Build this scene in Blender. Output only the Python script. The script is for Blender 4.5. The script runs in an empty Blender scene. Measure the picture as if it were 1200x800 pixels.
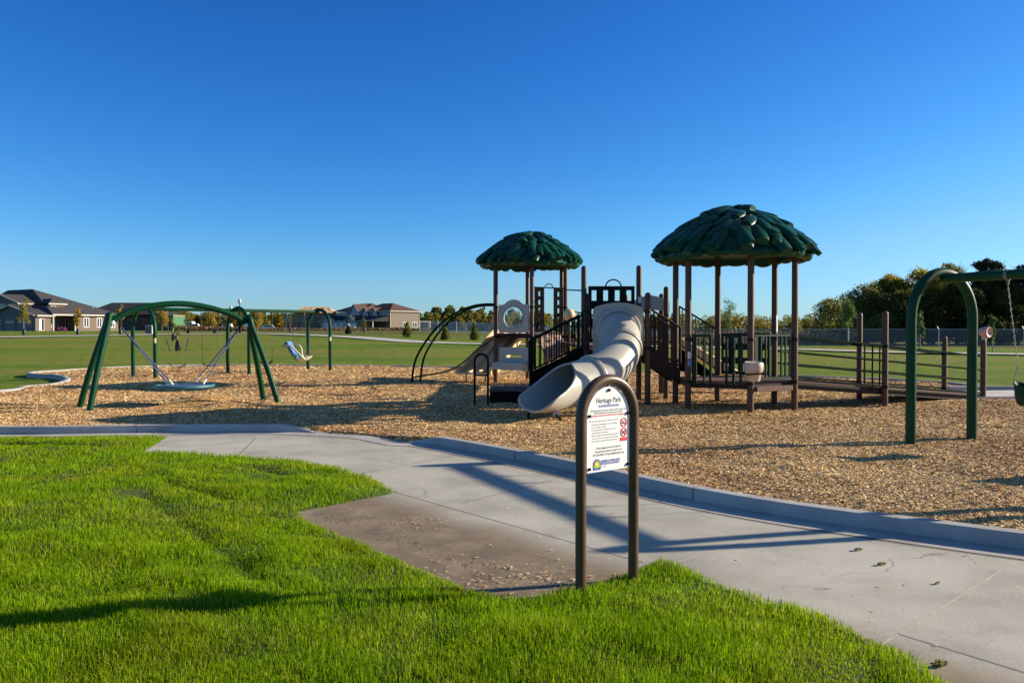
import bpy, bmesh, math, random
import numpy as np
from mathutils import Vector, Matrix
from mathutils.geometry import tessellate_polygon

random.seed(7)
RNG = np.random.default_rng(11)
SC = bpy.context.scene
COL = SC.collection
R = math.radians

# ------------------------------------------------------------------ camera, sky, sun, exposure
EYE = 1.72
FPX = 933.33                      # focal length in pixels of a 1200 px wide frame (28 mm)
PITCH = math.atan(14 / FPX)
cam_d = bpy.data.cameras.new('camera')
cam = bpy.data.objects.new('camera', cam_d)
COL.objects.link(cam)
cam.location = (0, 0, EYE)
cam.rotation_euler = (R(90) - PITCH, 0, 0)
cam_d.sensor_width = 36
cam_d.sensor_fit = 'HORIZONTAL'
cam_d.lens = 28.0
cam_d.clip_start = 0.05
cam_d.clip_end = 3000
SC.camera = cam

SUN_AZ, SUN_EL = R(12), R(19)     # azimuth measured from +X towards +Y
sdir = Vector((math.cos(SUN_AZ) * math.cos(SUN_EL), math.sin(SUN_AZ) * math.cos(SUN_EL), math.sin(SUN_EL)))
sun_d = bpy.data.lights.new('sun', 'SUN')
sun_d.energy = 5.0
sun_d.angle = R(0.53)
sun_d.color = (1.0, 0.87, 0.66)
sun = bpy.data.objects.new('sun', sun_d)
COL.objects.link(sun)
sun.location = (30, 8, 20)
sun.rotation_euler = sdir.to_track_quat('Z', 'Y').to_euler()

wd = bpy.data.worlds.new('World')
SC.world = wd
wd.use_nodes = True
nt = wd.node_tree
for n in list(nt.nodes):
    nt.nodes.remove(n)
sky = nt.nodes.new('ShaderNodeTexSky')
sky.sky_type = 'NISHITA'
sky.sun_disc = False
sky.sun_elevation = SUN_EL
sky.sun_rotation = R(90) - SUN_AZ
sky.altitude = 500
sky.air_density = 1.0
sky.dust_density = 0.3
sky.ozone_density = 3.0
# response curve of the camera's blue sky: each channel c -> A * c^p about the display level SKY_K
SKY_STRENGTH, EXPOSURE = 0.08, 0.95
SKY_K = 0.14
sep = nt.nodes.new('ShaderNodeSeparateColor')
comb = nt.nodes.new('ShaderNodeCombineColor')
nt.links.new(sky.outputs[0], sep.inputs[0])
for ch, (A, p, lim) in enumerate(((1.10, 2.05, 0.53), (1.03, 1.42, 0.84), (1.55, 1.36, 1.22))):
    m1 = nt.nodes.new('ShaderNodeMath'); m1.operation = 'MULTIPLY'; m1.inputs[1].default_value = SKY_K
    m2 = nt.nodes.new('ShaderNodeMath'); m2.operation = 'POWER'; m2.inputs[1].default_value = p
    m3 = nt.nodes.new('ShaderNodeMath'); m3.operation = 'MULTIPLY'; m3.inputs[1].default_value = A / (SKY_STRENGTH * 2 ** EXPOSURE)
    m4 = nt.nodes.new('ShaderNodeMath'); m4.operation = 'MULTIPLY'; m4.inputs[1].default_value = lim / A
    m5 = nt.nodes.new('ShaderNodeMath'); m5.operation = 'MINIMUM'     # bright sky near the sun stays linear
    nt.links.new(sep.outputs[ch], m1.inputs[0]); nt.links.new(m1.outputs[0], m2.inputs[0]); nt.links.new(m1.outputs[0], m4.inputs[0])
    nt.links.new(m2.outputs[0], m5.inputs[0]); nt.links.new(m4.outputs[0], m5.inputs[1])
    nt.links.new(m5.outputs[0], m3.inputs[0]); nt.links.new(m3.outputs[0], comb.inputs[ch])
bg = nt.nodes.new('ShaderNodeBackground')
bg.inputs['Strength'].default_value = SKY_STRENGTH
wo = nt.nodes.new('ShaderNodeOutputWorld')
# unseen sky towards the zenith: plain model blended in to neutralise blue shadows
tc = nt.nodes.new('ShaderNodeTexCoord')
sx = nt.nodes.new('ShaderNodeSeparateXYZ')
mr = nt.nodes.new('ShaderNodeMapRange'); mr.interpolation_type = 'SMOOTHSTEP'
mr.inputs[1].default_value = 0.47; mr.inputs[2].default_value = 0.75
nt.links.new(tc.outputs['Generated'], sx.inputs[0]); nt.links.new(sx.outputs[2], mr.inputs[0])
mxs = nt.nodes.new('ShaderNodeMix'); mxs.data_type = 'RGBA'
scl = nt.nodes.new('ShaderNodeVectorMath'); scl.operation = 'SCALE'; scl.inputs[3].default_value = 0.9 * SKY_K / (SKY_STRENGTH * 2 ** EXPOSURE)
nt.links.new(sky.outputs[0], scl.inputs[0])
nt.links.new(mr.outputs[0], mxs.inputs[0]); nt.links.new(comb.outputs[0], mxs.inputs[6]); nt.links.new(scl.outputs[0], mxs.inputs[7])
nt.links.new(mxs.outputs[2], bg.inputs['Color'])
nt.links.new(bg.outputs[0], wo.inputs['Surface'])

SC.view_settings.view_transform = 'Standard'
SC.view_settings.look = 'None'
SC.view_settings.exposure = EXPOSURE
SC.view_settings.gamma = 1.0
SC.view_settings.use_curve_mapping = False
try:
    SC.cycles.max_bounces = 6
    SC.cycles.transparent_max_bounces = 24
except Exception:
    pass

# ------------------------------------------------------------------ geometry helpers
def ray(px, py):
    x, y = (px - 600) / FPX, (400 - py) / FPX
    c, s = math.cos(PITCH), math.sin(PITCH)
    return Vector((x, c + y * s, -s + y * c))

def gp(px, py, z=0.0):
    d = ray(px, py)
    t = (z - EYE) / d.z
    return Vector((d.x * t, d.y * t, z))

def at(px, py, Y):
    d = ray(px, py)
    t = Y / d.y
    return Vector((d.x * t, Y, EYE + d.z * t))

def sstep(a, b, x):
    t = np.clip((np.asarray(x, float) - a) / (b - a), 0, 1)
    return t * t * (3 - 2 * t)

def terrain(x, y):
    d = np.hypot(x, y)
    u = np.asarray(x, float) / np.maximum(y, 1.0)
    w = 1 - sstep(-0.12, 0.16, u)
    return 1.45 * sstep(42, 150, d) * w

def tz(x, y):
    return float(terrain(x, y))

def tp(px, py):
    d = ray(px, py)
    t = 20.0
    while t < 2000:
        p = Vector((0, 0, EYE)) + d * t
        if p.z <= tz(p.x, p.y):
            return Vector((p.x, p.y, tz(p.x, p.y)))
        t += 0.25 + t * 0.002
    return Vector((d.x * 300, d.y * 300, tz(d.x * 300, d.y * 300)))

_T = np.random.default_rng(3).random((256, 256))
def vnoise(x, y, s=1.0):
    x = np.asarray(x, float) / s + 1000
    y = np.asarray(y, float) / s + 1000
    xi, yi = np.floor(x).astype(int), np.floor(y).astype(int)
    fx, fy = x - xi, y - yi
    fx, fy = fx * fx * (3 - 2 * fx), fy * fy * (3 - 2 * fy)
    a, b = _T[xi % 256, yi % 256], _T[(xi + 1) % 256, yi % 256]
    c, d = _T[xi % 256, (yi + 1) % 256], _T[(xi + 1) % 256, (yi + 1) % 256]
    return (a * (1 - fx) + b * fx) * (1 - fy) + (c * (1 - fx) + d * fx) * fy

def inpoly(poly, x, y):
    x, y = np.asarray(x, float), np.asarray(y, float)
    r = np.zeros(x.shape, bool)
    n = len(poly)
    for i in range(n):
        (x0, y0), (x1, y1) = poly[i], poly[(i + 1) % n]
        c = ((y0 > y) != (y1 > y))
        xx = (x1 - x0) * (y - y0) / ((y1 - y0) if abs(y1 - y0) > 1e-12 else 1e-12) + x0
        r ^= c & (x < xx)
    return r

def segdist(pts, x, y, closed=True):
    x, y = np.asarray(x, float), np.asarray(y, float)
    d = np.full(x.shape, 1e9)
    n = len(pts)
    for i in range(n if closed else n - 1):
        (x0, y0), (x1, y1) = pts[i], pts[(i + 1) % n]
        dx, dy = x1 - x0, y1 - y0
        t = np.clip(((x - x0) * dx + (y - y0) * dy) / max(dx * dx + dy * dy, 1e-12), 0, 1)
        d = np.minimum(d, np.hypot(x - x0 - t * dx, y - y0 - t * dy))
    return d

def sdist(poly, x, y):
    return segdist(poly, x, y) * np.where(inpoly(poly, x, y), 1, -1)

def crom(pts, n=8):
    """Catmull-Rom through points (Vectors)."""
    P = [Vector(p) for p in pts]
    P = [P[0] * 2 - P[1]] + P + [P[-1] * 2 - P[-2]]
    out = []
    for i in range(1, len(P) - 2):
        for k in range(n):
            t = k / n
            a, b, c, d = P[i - 1], P[i], P[i + 1], P[i + 2]
            out.append(0.5 * ((2 * b) + (c - a) * t + (2 * a - 5 * b + 4 * c - d) * t * t + (3 * b - a - 3 * c + d) * t ** 3))
    out.append(P[-2])
    return out

class MB:
    def __init__(self, M=None):
        self.v, self.f, self.M = [], [], M

    def add(self, vs, fs):
        b = len(self.v)
        if self.M is not None:
            vs = [self.M @ Vector(p) for p in vs]
        self.v += [tuple(p) for p in vs]
        self.f += [tuple(b + i for i in q) for q in fs]
        return self

    def box(self, x0, x1, y0, y1, z0, z1):
        self.add([(x0, y0, z0), (x1, y0, z0), (x1, y1, z0), (x0, y1, z0), (x0, y0, z1), (x1, y0, z1), (x1, y1, z1), (x0, y1, z1)],
                 [(0, 3, 2, 1), (4, 5, 6, 7), (0, 1, 5, 4), (1, 2, 6, 5), (2, 3, 7, 6), (3, 0, 4, 7)])
        return self

    def beam(self, p, q, w, h, up=Vector((0, 0, 1))):
        p, q = Vector(p), Vector(q)
        d = (q - p).normalized()
        s = d.cross(up)
        s = s.normalized() if s.length > 1e-6 else Vector((1, 0, 0))
        u = s.cross(d).normalized()
        vs = []
        for c in (p, q):
            for a, b in ((-1, -1), (1, -1), (1, 1), (-1, 1)):
                vs.append(c + s * (a * w / 2) + u * (b * h / 2))
        self.add(vs, [(3, 2, 1, 0), (4, 5, 6, 7), (0, 1, 5, 4), (1, 2, 6, 5), (2, 3, 7, 6), (3, 0, 4, 7)])
        return self

    def tube(self, pts, r, n=10, cap=True, closed=False):
        pts = [Vector(p) for p in pts]
        m = len(pts)
        rs = list(r) if hasattr(r, '__len__') else [r] * m
        vs, fs = [], []
        t0 = (pts[1] - pts[0]).normalized()
        ref = Vector((0, 0, 1)) if abs(t0.z) < 0.9 else Vector((1, 0, 0))
        s = t0.cross(ref).normalized()
        for i in range(m):
            if closed:
                t = (pts[(i + 1) % m] - pts[i - 1]).normalized()
            else:
                t = (pts[min(i + 1, m - 1)] - pts[max(i - 1, 0)]).normalized()
            s = (s - t * s.dot(t)).normalized()
            u = t.cross(s)
            for k in range(n):
                a = 2 * math.pi * k / n
                vs.append(pts[i] + (s * math.cos(a) + u * math.sin(a)) * rs[i])
        for i in range(m if closed else m - 1):
            j = (i + 1) % m
            for k in range(n):
                l = (k + 1) % n
                fs.append((i * n + k, i * n + l, j * n + l, j * n + k))
        if cap and not closed:
            fs.append(tuple(range(n - 1, -1, -1)))
            fs.append(tuple((m - 1) * n + k for k in range(n)))
        self.add(vs, fs)
        return self

    def lathe(self, prof, c=(0, 0, 0), n=20):
        """prof: list of (r, z)."""
        vs, fs = [], []
        m = len(prof)
        for r, z in prof:
            for k in range(n):
                a = 2 * math.pi * k / n
                vs.append((c[0] + r * math.cos(a), c[1] + r * math.sin(a), c[2] + z))
        for i in range(m - 1):
            for k in range(n):
                l = (k + 1) % n
                fs.append((i * n + k, i * n + l, (i + 1) * n + l, (i + 1) * n + k))
        if prof[0][0] > 1e-5: fs.append(tuple(range(n - 1, -1, -1)))
        if prof[-1][0] > 1e-5: fs.append(tuple((m - 1) * n + k for k in range(n)))
        self.add(vs, fs)
        return self

    def prism(self, poly, z0, z1):
        n = len(poly)
        vs = [(x, y, z0) for x, y in poly] + [(x, y, z1) for x, y in poly]
        tri = tessellate_polygon([[Vector((x, y, 0)) for x, y in poly]])
        fs = [(i, i + 1 if i + 1 < n else 0, n + ((i + 1) % n), n + i) for i in range(n)]
        for a, b, c in tri:
            fs += [(c, b, a), (n + a, n + b, n + c)]
        self.add(vs, fs)
        return self

    def plate(self, outline, hole, thick):
        """Plate in local xz, outline sampled by rays from the hole centre; hole = (cx, cz, r) or None."""
        cx, cz, r = hole
        n = 48
        outs, ins = [], []
        for k in range(n):
            a = 2 * math.pi * k / n
            dx, dz = math.cos(a), math.sin(a)
            best = 0
            for i in range(len(outline)):
                (x0, z0), (x1, z1) = outline[i], outline[(i + 1) % len(outline)]
                ex, ez = x1 - x0, z1 - z0
                den = dx * ez - dz * ex
                if abs(den) < 1e-9: continue
                t = ((x0 - cx) * ez - (z0 - cz) * ex) / den
                s = ((x0 - cx) * dz - (z0 - cz) * dx) / den
                if t > 0 and -1e-6 <= s <= 1 + 1e-6: best = max(best, t)
            outs.append((cx + dx * best, cz + dz * best))
            ins.append((cx + dx * r, cz + dz * r))
        vs = []
        for y in (-thick / 2, thick / 2):
            vs += [(x, y, z) for x, z in outs] + [(x, y, z) for x, z in ins]
        fs = []
        for k in range(n):
            l = (k + 1) % n
            fs += [(k, l, n + l, n + k), (2 * n + k, 3 * n + k, 3 * n + l, 2 * n + l), (k, 2 * n + k, 2 * n + l, l), (n + k, n + l, 3 * n + l, 3 * n + k)]
        self.add(vs, fs)
        return self

    def grid_plate(self, xs, zs, holes, thick):
        """Flat plate in local xz made of cells, cells in `holes` are open."""
        nx, nz = len(xs) - 1, len(zs) - 1
        solid = lambda i, j: 0 <= i < nx and 0 <= j < nz and (i, j) not in holes
        a, b = -thick / 2, thick / 2
        for i in range(nx):
            for j in range(nz):
                if not solid(i, j): continue
                x0, x1, z0, z1 = xs[i], xs[i + 1], zs[j], zs[j + 1]
                self.add([(x0, a, z0), (x1, a, z0), (x1, a, z1), (x0, a, z1)], [(0, 1, 2, 3)])
                self.add([(x0, b, z0), (x1, b, z0), (x1, b, z1), (x0, b, z1)], [(3, 2, 1, 0)])
                if not solid(i - 1, j): self.add([(x0, a, z0), (x0, a, z1), (x0, b, z1), (x0, b, z0)], [(0, 1, 2, 3)])
                if not solid(i + 1, j): self.add([(x1, a, z0), (x1, b, z0), (x1, b, z1), (x1, a, z1)], [(0, 1, 2, 3)])
                if not solid(i, j - 1): self.add([(x0, a, z0), (x0, b, z0), (x1, b, z0), (x1, a, z0)], [(0, 1, 2, 3)])
                if not solid(i, j + 1): self.add([(x0, a, z1), (x1, a, z1), (x1, b, z1), (x0, b, z1)], [(0, 1, 2, 3)])
        return self

    def build(self, name, m, parent=None, angle=35, bevel=0.0, world=True):
        me = bpy.data.meshes.new(name)
        v = self.v
        if parent is not None and world:
            o = WLOC.get(parent.name, Vector((0, 0, 0)))
            v = [(a - o.x, b - o.y, c - o.z) for a, b, c in v]
        me.from_pydata(v, [], self.f)
        bm = bmesh.new()
        bm.from_mesh(me)
        bmesh.ops.remove_doubles(bm, verts=bm.verts, dist=1e-5)
        bmesh.ops.recalc_face_normals(bm, faces=bm.faces)
        if bevel:
            es = [e for e in bm.edges if len(e.link_faces) == 2 and e.calc_face_angle(0) > 0.6]
            bmesh.ops.bevel(bm, geom=es, offset=bevel, segments=2, affect='EDGES', clamp_overlap=True)
        bm.to_mesh(me)
        bm.free()
        me.polygons.foreach_set('use_smooth', [True] * len(me.polygons))
        me.set_sharp_from_angle(angle=R(angle))
        me.materials.append(m)
        ob = bpy.data.objects.new(name, me)
        COL.objects.link(ob)
        if parent is not None:
            ob.parent = parent
            WLOC[ob.name] = WLOC.get(parent.name, Vector((0, 0, 0)))
        else:
            WLOC[ob.name] = Vector((0, 0, 0))
        return ob

WLOC = {}

def tag(o, label=None, cat=None, group=None, kind=None):
    if label: o['label'] = label
    if cat: o['category'] = cat
    if group: o['group'] = group
    if kind: o['kind'] = kind
    return o

def thing(name, label, cat, loc=(0, 0, 0), group=None):
    o = bpy.data.objects.new(name, None)
    o.empty_display_size = 0.2
    COL.objects.link(o)
    o.location = loc
    WLOC[o.name] = Vector(loc)
    return tag(o, label, cat, group)

def npmesh(name, verts, faces, m, parent=None, smooth=False, colors=None):
    """verts (N,3), faces (M,k) numpy; fast path."""
    me = bpy.data.meshes.new(name)
    N, (Mf, k) = len(verts), faces.shape
    me.vertices.add(N)
    me.vertices.foreach_set('co', np.ascontiguousarray(verts, np.float32).ravel())
    me.loops.add(Mf * k)
    me.loops.foreach_set('vertex_index', np.ascontiguousarray(faces, np.int32).ravel())
    me.polygons.add(Mf)
    me.polygons.foreach_set('loop_start', np.arange(0, Mf * k, k, dtype=np.int32))
    if smooth: me.polygons.foreach_set('use_smooth', np.ones(Mf, bool))
    me.update(calc_edges=True)
    me.materials.append(m)
    ob = bpy.data.objects.new(name, me)
    COL.objects.link(ob)
    if parent is not None:
        ob.parent = parent
        WLOC[ob.name] = WLOC.get(parent.name, Vector((0, 0, 0)))
    return ob

# ------------------------------------------------------------------ materials
class NG:
    def __init__(self, name):
        self.m = bpy.data.materials.new(name)
        self.m.use_nodes = True
        self.t = self.m.node_tree
        self.p = self.t.nodes['Principled BSDF']
        self.out = self.t.nodes['Material Output']
        self._pos = None
    def n(self, typ, **kw):
        x = self.t.nodes.new(typ)
        for k, v in kw.items():
            if k in x.inputs and not hasattr(x, k): x.inputs[k].default_value = v
            else: setattr(x, k, v)
        return x
    def l(self, a, b): self.t.links.new(a, b)
    def pos(self):
        if self._pos is None: self._pos = self.n('ShaderNodeNewGeometry')
        return self._pos.outputs['Position']
    def scaled(self, sx, sy, sz):
        v = self.n('ShaderNodeVectorMath', operation='MULTIPLY')
        self.l(self.pos(), v.inputs[0]); v.inputs[1].default_value = (sx, sy, sz)
        return v.outputs[0]
    def noise(self, scale, detail=4, rough=0.55, vec=None):
        x = self.n('ShaderNodeTexNoise')
        x.inputs['Scale'].default_value = scale
        x.inputs['Detail'].default_value = detail
        x.inputs['Roughness'].default_value = rough
        self.l(vec if vec is not None else self.pos(), x.inputs['Vector'])
        return x.outputs['Fac']
    def ramp(self, fac, stops):
        x = self.n('ShaderNodeValToRGB')
        e = x.color_ramp.elements
        while len(e) < len(stops): e.new(0.5)
        for k, (p, c) in enumerate(stops):
            e[k].position = p
            e[k].color = tuple(c) + (1,) if len(c) == 3 else c
        self.l(fac, x.inputs['Fac'])
        return x.outputs['Color']
    def mix(self, fac, a, b, mode='MIX'):
        x = self.n('ShaderNodeMix', data_type='RGBA', blend_type=mode)
        for v, i in ((fac, 0), (a, 6), (b, 7)):
            if isinstance(v, (int, float)): x.inputs[i].default_value = v
            elif isinstance(v, tuple): x.inputs[i].default_value = v + (1,) if len(v) == 3 else v
            else: self.l(v, x.inputs[i])
        return x.outputs[2]
    def math(self, op, a, b=None, c=None, clamp=False):
        x = self.n('ShaderNodeMath', operation=op, use_clamp=clamp)
        for i, v in enumerate((a, b, c)):
            if v is None: continue
            if isinstance(v, (int, float)): x.inputs[i].default_value = v
            else: self.l(v, x.inputs[i])
        return x.outputs[0]
    def smooth(self, v, a, b):
        x = self.n('ShaderNodeMapRange', interpolation_type='SMOOTHSTEP')
        self.l(v, x.inputs[0]); x.inputs[1].default_value = a; x.inputs[2].default_value = b
        return x.outputs[0]
    def bump(self, h, strength=0.3, dist=0.01):
        x = self.n('ShaderNodeBump')
        x.inputs['Strength'].default_value = strength
        x.inputs['Distance'].default_value = dist
        self.l(h, x.inputs['Height'])
        self.l(x.outputs[0], self.p.inputs['Normal'])

def simple(name, col, rough=0.5, var=0.18, scale=6.0, bump=0.0, metal=0.0, spec=0.5, dirt=0.0, coat=0.0):
    g = NG(name)
    lo = tuple(max(0, c * (1 - var)) for c in col)
    hi = tuple(min(1, c * (1 + var)) for c in col)
    c = g.ramp(g.noise(scale, 5, 0.6), [(0.3, lo), (0.7, hi)])
    if dirt:
        d = g.smooth(g.noise(scale * 3.1, 6, 0.7), 0.52, 0.75)
        c = g.mix(g.math('MULTIPLY', d, dirt), c, (0.16, 0.13, 0.10))
    g.l(c, g.p.inputs['Base Color'])
    rr = g.n('ShaderNodeMapRange')
    g.l(g.noise(scale * 2, 3), rr.inputs[0])
    rr.inputs[3].default_value = max(0, rough - 0.08); rr.inputs[4].default_value = min(1, rough + 0.1)
    g.l(rr.outputs[0], g.p.inputs['Roughness'])
    g.p.inputs['Metallic'].default_value = metal
    g.p.inputs['Specular IOR Level'].default_value = spec
    g.p.inputs['Coat Weight'].default_value = coat
    if bump: g.bump(g.noise(scale * 12, 4), bump, 0.01)
    return g.m

M = {}
M['brown'] = simple('brown_powder_coat', (0.085, 0.045, 0.030), 0.5, 0.12, 3, 0.03, spec=0.25, dirt=0.2)
M['darkbrown'] = simple('dark_brown_steel', (0.034, 0.018, 0.014), 0.6, 0.15, 4, 0.03, spec=0.2, dirt=0.12)
M['deck'] = simple('deck_brown_vinyl', (0.15, 0.085, 0.068), 0.7, 0.15, 10, 0.1, spec=0.2, dirt=0.25)
M['green'] = simple('green_powder_coat', (0.005, 0.040, 0.018), 0.5, 0.12, 3, 0.02, spec=0.12, dirt=0.06)
M['swinggreen'] = simple('forest_green_steel', (0.003, 0.046, 0.017), 0.42, 0.12, 3, 0.02, spec=0.16, dirt=0.05)
M['blackgreen'] = simple('dark_green_steel', (0.003, 0.014, 0.008), 0.8, 0.15, 4, 0.02, spec=0.04)
M['black'] = simple('black_plastic', (0.008, 0.008, 0.008), 0.8, 0.2, 5, 0.03, spec=0.02)
M['panel'] = simple('dark_recycled_plastic_panel', (0.013, 0.009, 0.008), 0.6, 0.15, 5, 0.03, spec=0.2)
M['greenpanel'] = simple('green_plastic_panel', (0.004, 0.026, 0.012), 0.55, 0.15, 5, 0.03, spec=0.2)
M['roof'] = simple('green_moulded_roof_plastic', (0.003, 0.052, 0.032), 0.34, 0.25, 2.5, 0.04, spec=0.16, dirt=0.05)
M['tan'] = simple('tan_rotomoulded_plastic', (0.78, 0.49, 0.25), 0.45, 0.1, 3, 0.04, dirt=0.15)
M['grey'] = simple('pale_grey_rotomoulded_plastic', (0.41, 0.395, 0.35), 0.34, 0.05, 2, 0.03, spec=0.35, dirt=0.08)
M['drum'] = simple('cream_drum_plastic', (0.55, 0.43, 0.33), 0.45, 0.08, 4, 0.03, dirt=0.15)
M['pink'] = simple('faded_pink_plastic', (0.55, 0.33, 0.27), 0.5, 0.15, 9, 0.03, dirt=0.2)
M['chain'] = simple('galvanised_chain', (0.17, 0.17, 0.17), 0.6, 0.2, 30, 0.1, metal=0.4)
M['steel'] = simple('bright_steel', (0.6, 0.6, 0.6), 0.35, 0.1, 12, 0.0, metal=0.9)
M['rope'] = simple('blue_grey_rope', (0.06, 0.085, 0.20), 0.8, 0.6, 18, 0.2)
M['teal'] = simple('teal_saucer_plastic', (0.03, 0.15, 0.17), 0.45, 0.15, 4, 0.05, dirt=0.1)
M['belt'] = simple('black_rubber_belt', (0.02, 0.02, 0.022), 0.6, 0.2, 8, 0.05)
M['blue'] = simple('blue_seat_pad', (0.06, 0.16, 0.42), 0.5, 0.2, 9, 0.05)
M['cream'] = simple('cream_seat_shell', (0.62, 0.58, 0.45), 0.45, 0.12, 9, 0.05)
M['white'] = simple('white_paint', (0.75, 0.75, 0.74), 0.45, 0.06, 4, 0.0, dirt=0.08)
M['sticker'] = simple('pale_yellow_sticker', (0.75, 0.72, 0.35), 0.5, 0.06, 20)
M['stickerw'] = simple('white_sticker', (0.75, 0.76, 0.78), 0.5, 0.05, 20)
M['stickerb'] = simple('blue_sticker', (0.10, 0.25, 0.55), 0.5, 0.05, 20)
M['signframe'] = simple('bronze_sign_frame', (0.080, 0.045, 0.026), 0.36, 0.12, 6, 0.02, spec=0.35, dirt=0.2)
M['signface'] = simple('white_sign_face', (0.72, 0.74, 0.74), 0.35, 0.03, 5, dirt=0.04)
M['ink'] = simple('black_ink', (0.015, 0.015, 0.018), 0.5, 0.1, 20)
M['inkblue'] = simple('blue_ink', (0.03, 0.06, 0.36), 0.5, 0.1, 20)
M['inkred'] = simple('red_ink', (0.62, 0.02, 0.03), 0.5, 0.1, 20)
M['inkyellow'] = simple('yellow_ink', (0.75, 0.62, 0.03), 0.5, 0.1, 20)
M['inkgreen'] = simple('green_ink', (0.10, 0.35, 0.05), 0.5, 0.1, 20)
M['kerbline'] = simple('dark_joint', (0.16, 0.15, 0.135), 0.9, 0.2, 12)

def concrete(name, base, stain=False):
    g = NG(name)
    c = g.ramp(g.noise(1.3, 6, 0.62), [(0.26, tuple(x * 0.70 for x in base)), (0.5, base), (0.74, tuple(min(1, x * 1.15) for x in base))])
    c = g.mix(0.35, c, g.ramp(g.noise(0.55, 3, 0.6), [(0.35, (0.36, 0.35, 0.33)), (0.65, (0.62, 0.62, 0.62))]), 'OVERLAY')
    fine = g.noise(55, 5, 0.7)
    c = g.mix(0.45, c, g.ramp(fine, [(0.3, (0.32, 0.32, 0.32)), (0.7, (0.68, 0.68, 0.68))]), 'OVERLAY')
    spots = g.smooth(g.noise(9, 6, 0.75), 0.60, 0.72)
    c = g.mix(g.math('MULTIPLY', spots, 0.5), c, (0.20, 0.175, 0.145))
    pits = g.smooth(g.noise(38, 3, 0.6), 0.66, 0.72)
    c = g.mix(g.math('MULTIPLY', pits, 0.55), c, (0.12, 0.11, 0.10))
    vc = g.n('ShaderNodeTexVoronoi', feature='DISTANCE_TO_EDGE'); vc.inputs['Scale'].default_value = 0.42
    wv = g.n('ShaderNodeVectorMath', operation='MULTIPLY_ADD'); wn_ = g.n('ShaderNodeTexNoise'); wn_.inputs['Scale'].default_value = 2.2; wn_.inputs['Detail'].default_value = 6
    g.l(g.pos(), wn_.inputs['Vector']); g.l(wn_.outputs['Color'], wv.inputs[0]); wv.inputs[1].default_value = (0.7, 0.7, 0); g.l(g.pos(), wv.inputs[2])
    g.l(wv.outputs[0], vc.inputs['Vector'])
    crack = g.math('MULTIPLY', g.math('SUBTRACT', 1.0, g.smooth(vc.outputs['Distance'], 0.0005, 0.0028)), g.smooth(g.noise(0.8, 3), 0.52, 0.60))
    c = g.mix(g.math('MULTIPLY', crack, 0.55), c, (0.12, 0.105, 0.09))
    if stain:
        A, B = gp(470, 578), gp(754, 658)
        d = (B - A).normalized()
        nrm = Vector((-d.y, d.x, 0))
        if nrm.y > 0: nrm = -nrm
        v = g.n('ShaderNodeVectorMath', operation='DOT_PRODUCT')
        g.l(g.pos(), v.inputs[0]); v.inputs[1].default_value = nrm
        sd = g.math('SUBTRACT', v.outputs['Value'], A.dot(nrm))
        sd = g.math('ADD', sd, g.math('MULTIPLY', g.math('SUBTRACT', g.noise(1.6, 7, 0.75), 0.5), 0.8))
        k = g.smooth(sd, -0.12, 0.5)
        sx = g.n('ShaderNodeSeparateXYZ'); g.l(g.pos(), sx.inputs[0])
        k = g.math('MULTIPLY', k, g.smooth(sx.outputs[0], -2.5, -1.7))
        dirtc = g.ramp(g.noise(3.2, 7, 0.7), [(0.28, (0.085, 0.055, 0.030)), (0.5, (0.175, 0.120, 0.068)), (0.74, (0.29, 0.215, 0.135))])
        c = g.mix(g.math('MULTIPLY', k, 0.85), c, dirtc)
    g.l(c, g.p.inputs['Base Color'])
    g.p.inputs['Roughness'].default_value = 0.9
    g.p.inputs['Specular IOR Level'].default_value = 0.25
    g.bump(g.math('ADD', g.noise(70, 5, 0.7), g.math('MULTIPLY', g.noise(6, 4), 0.8)), 0.35, 0.006)
    return g.m

M['path'] = concrete('path_concrete', (0.415, 0.392, 0.335), True)
M['kerb'] = concrete('kerb_concrete', (0.40, 0.38, 0.36))
M['farpath'] = concrete('far_path_concrete', (0.50, 0.47, 0.43))

# lawn far and near ----------------------------------------------------------
def lawn_mat():
    g = NG('mown_grass')
    far = g.ramp(g.noise(1.0, 5, 0.6, g.scaled(0.035, 0.12, 0)), [(0.32, (0.080, 0.155, 0.012)), (0.48, (0.14, 0.19, 0.022)), (0.6, (0.19, 0.18, 0.045)), (0.75, (0.095, 0.17, 0.014))])
    mid = g.ramp(g.noise(1.0, 6, 0.7, g.scaled(0.9, 1.4, 0)), [(0.3, (0.30, 0.32, 0.28)), (0.7, (0.72, 0.70, 0.62))])
    c = g.mix(0.75, far, mid, 'OVERLAY')
    fine = g.ramp(g.noise(1.0, 5, 0.8, g.scaled(9, 9, 9)), [(0.3, (0.28, 0.3, 0.25)), (0.7, (0.74, 0.72, 0.6))])
    c = g.mix(0.7, c, fine, 'OVERLAY')
    sep = g.n('ShaderNodeSeparateXYZ'); g.l(g.pos(), sep.inputs[0])
    u = g.math('SUBTRACT', sep.outputs[1], g.math('MULTIPLY', sep.outputs[0], -0.45))
    rough = g.smooth(u, 92, 100)
    rough = g.math('MULTIPLY', rough, g.smooth(g.noise(1, 5, 0.7, g.scaled(0.06, 0.11, 0)), 0.35, 0.6))
    c = g.mix(g.math('MULTIPLY', rough, 0.75), c, (0.10, 0.088, 0.035))
    g.l(c, g.p.inputs['Base Color'])
    g.p.inputs['Roughness'].default_value = 0.95
    g.p.inputs['Specular IOR Level'].default_value = 0.1
    g.bump(g.math('ADD', g.noise(14, 6, 0.8), g.math('MULTIPLY', g.noise(1.2, 4, 0.6), 2.0)), 0.9, 0.09)
    return g.m
M['lawn'] = lawn_mat()

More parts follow.
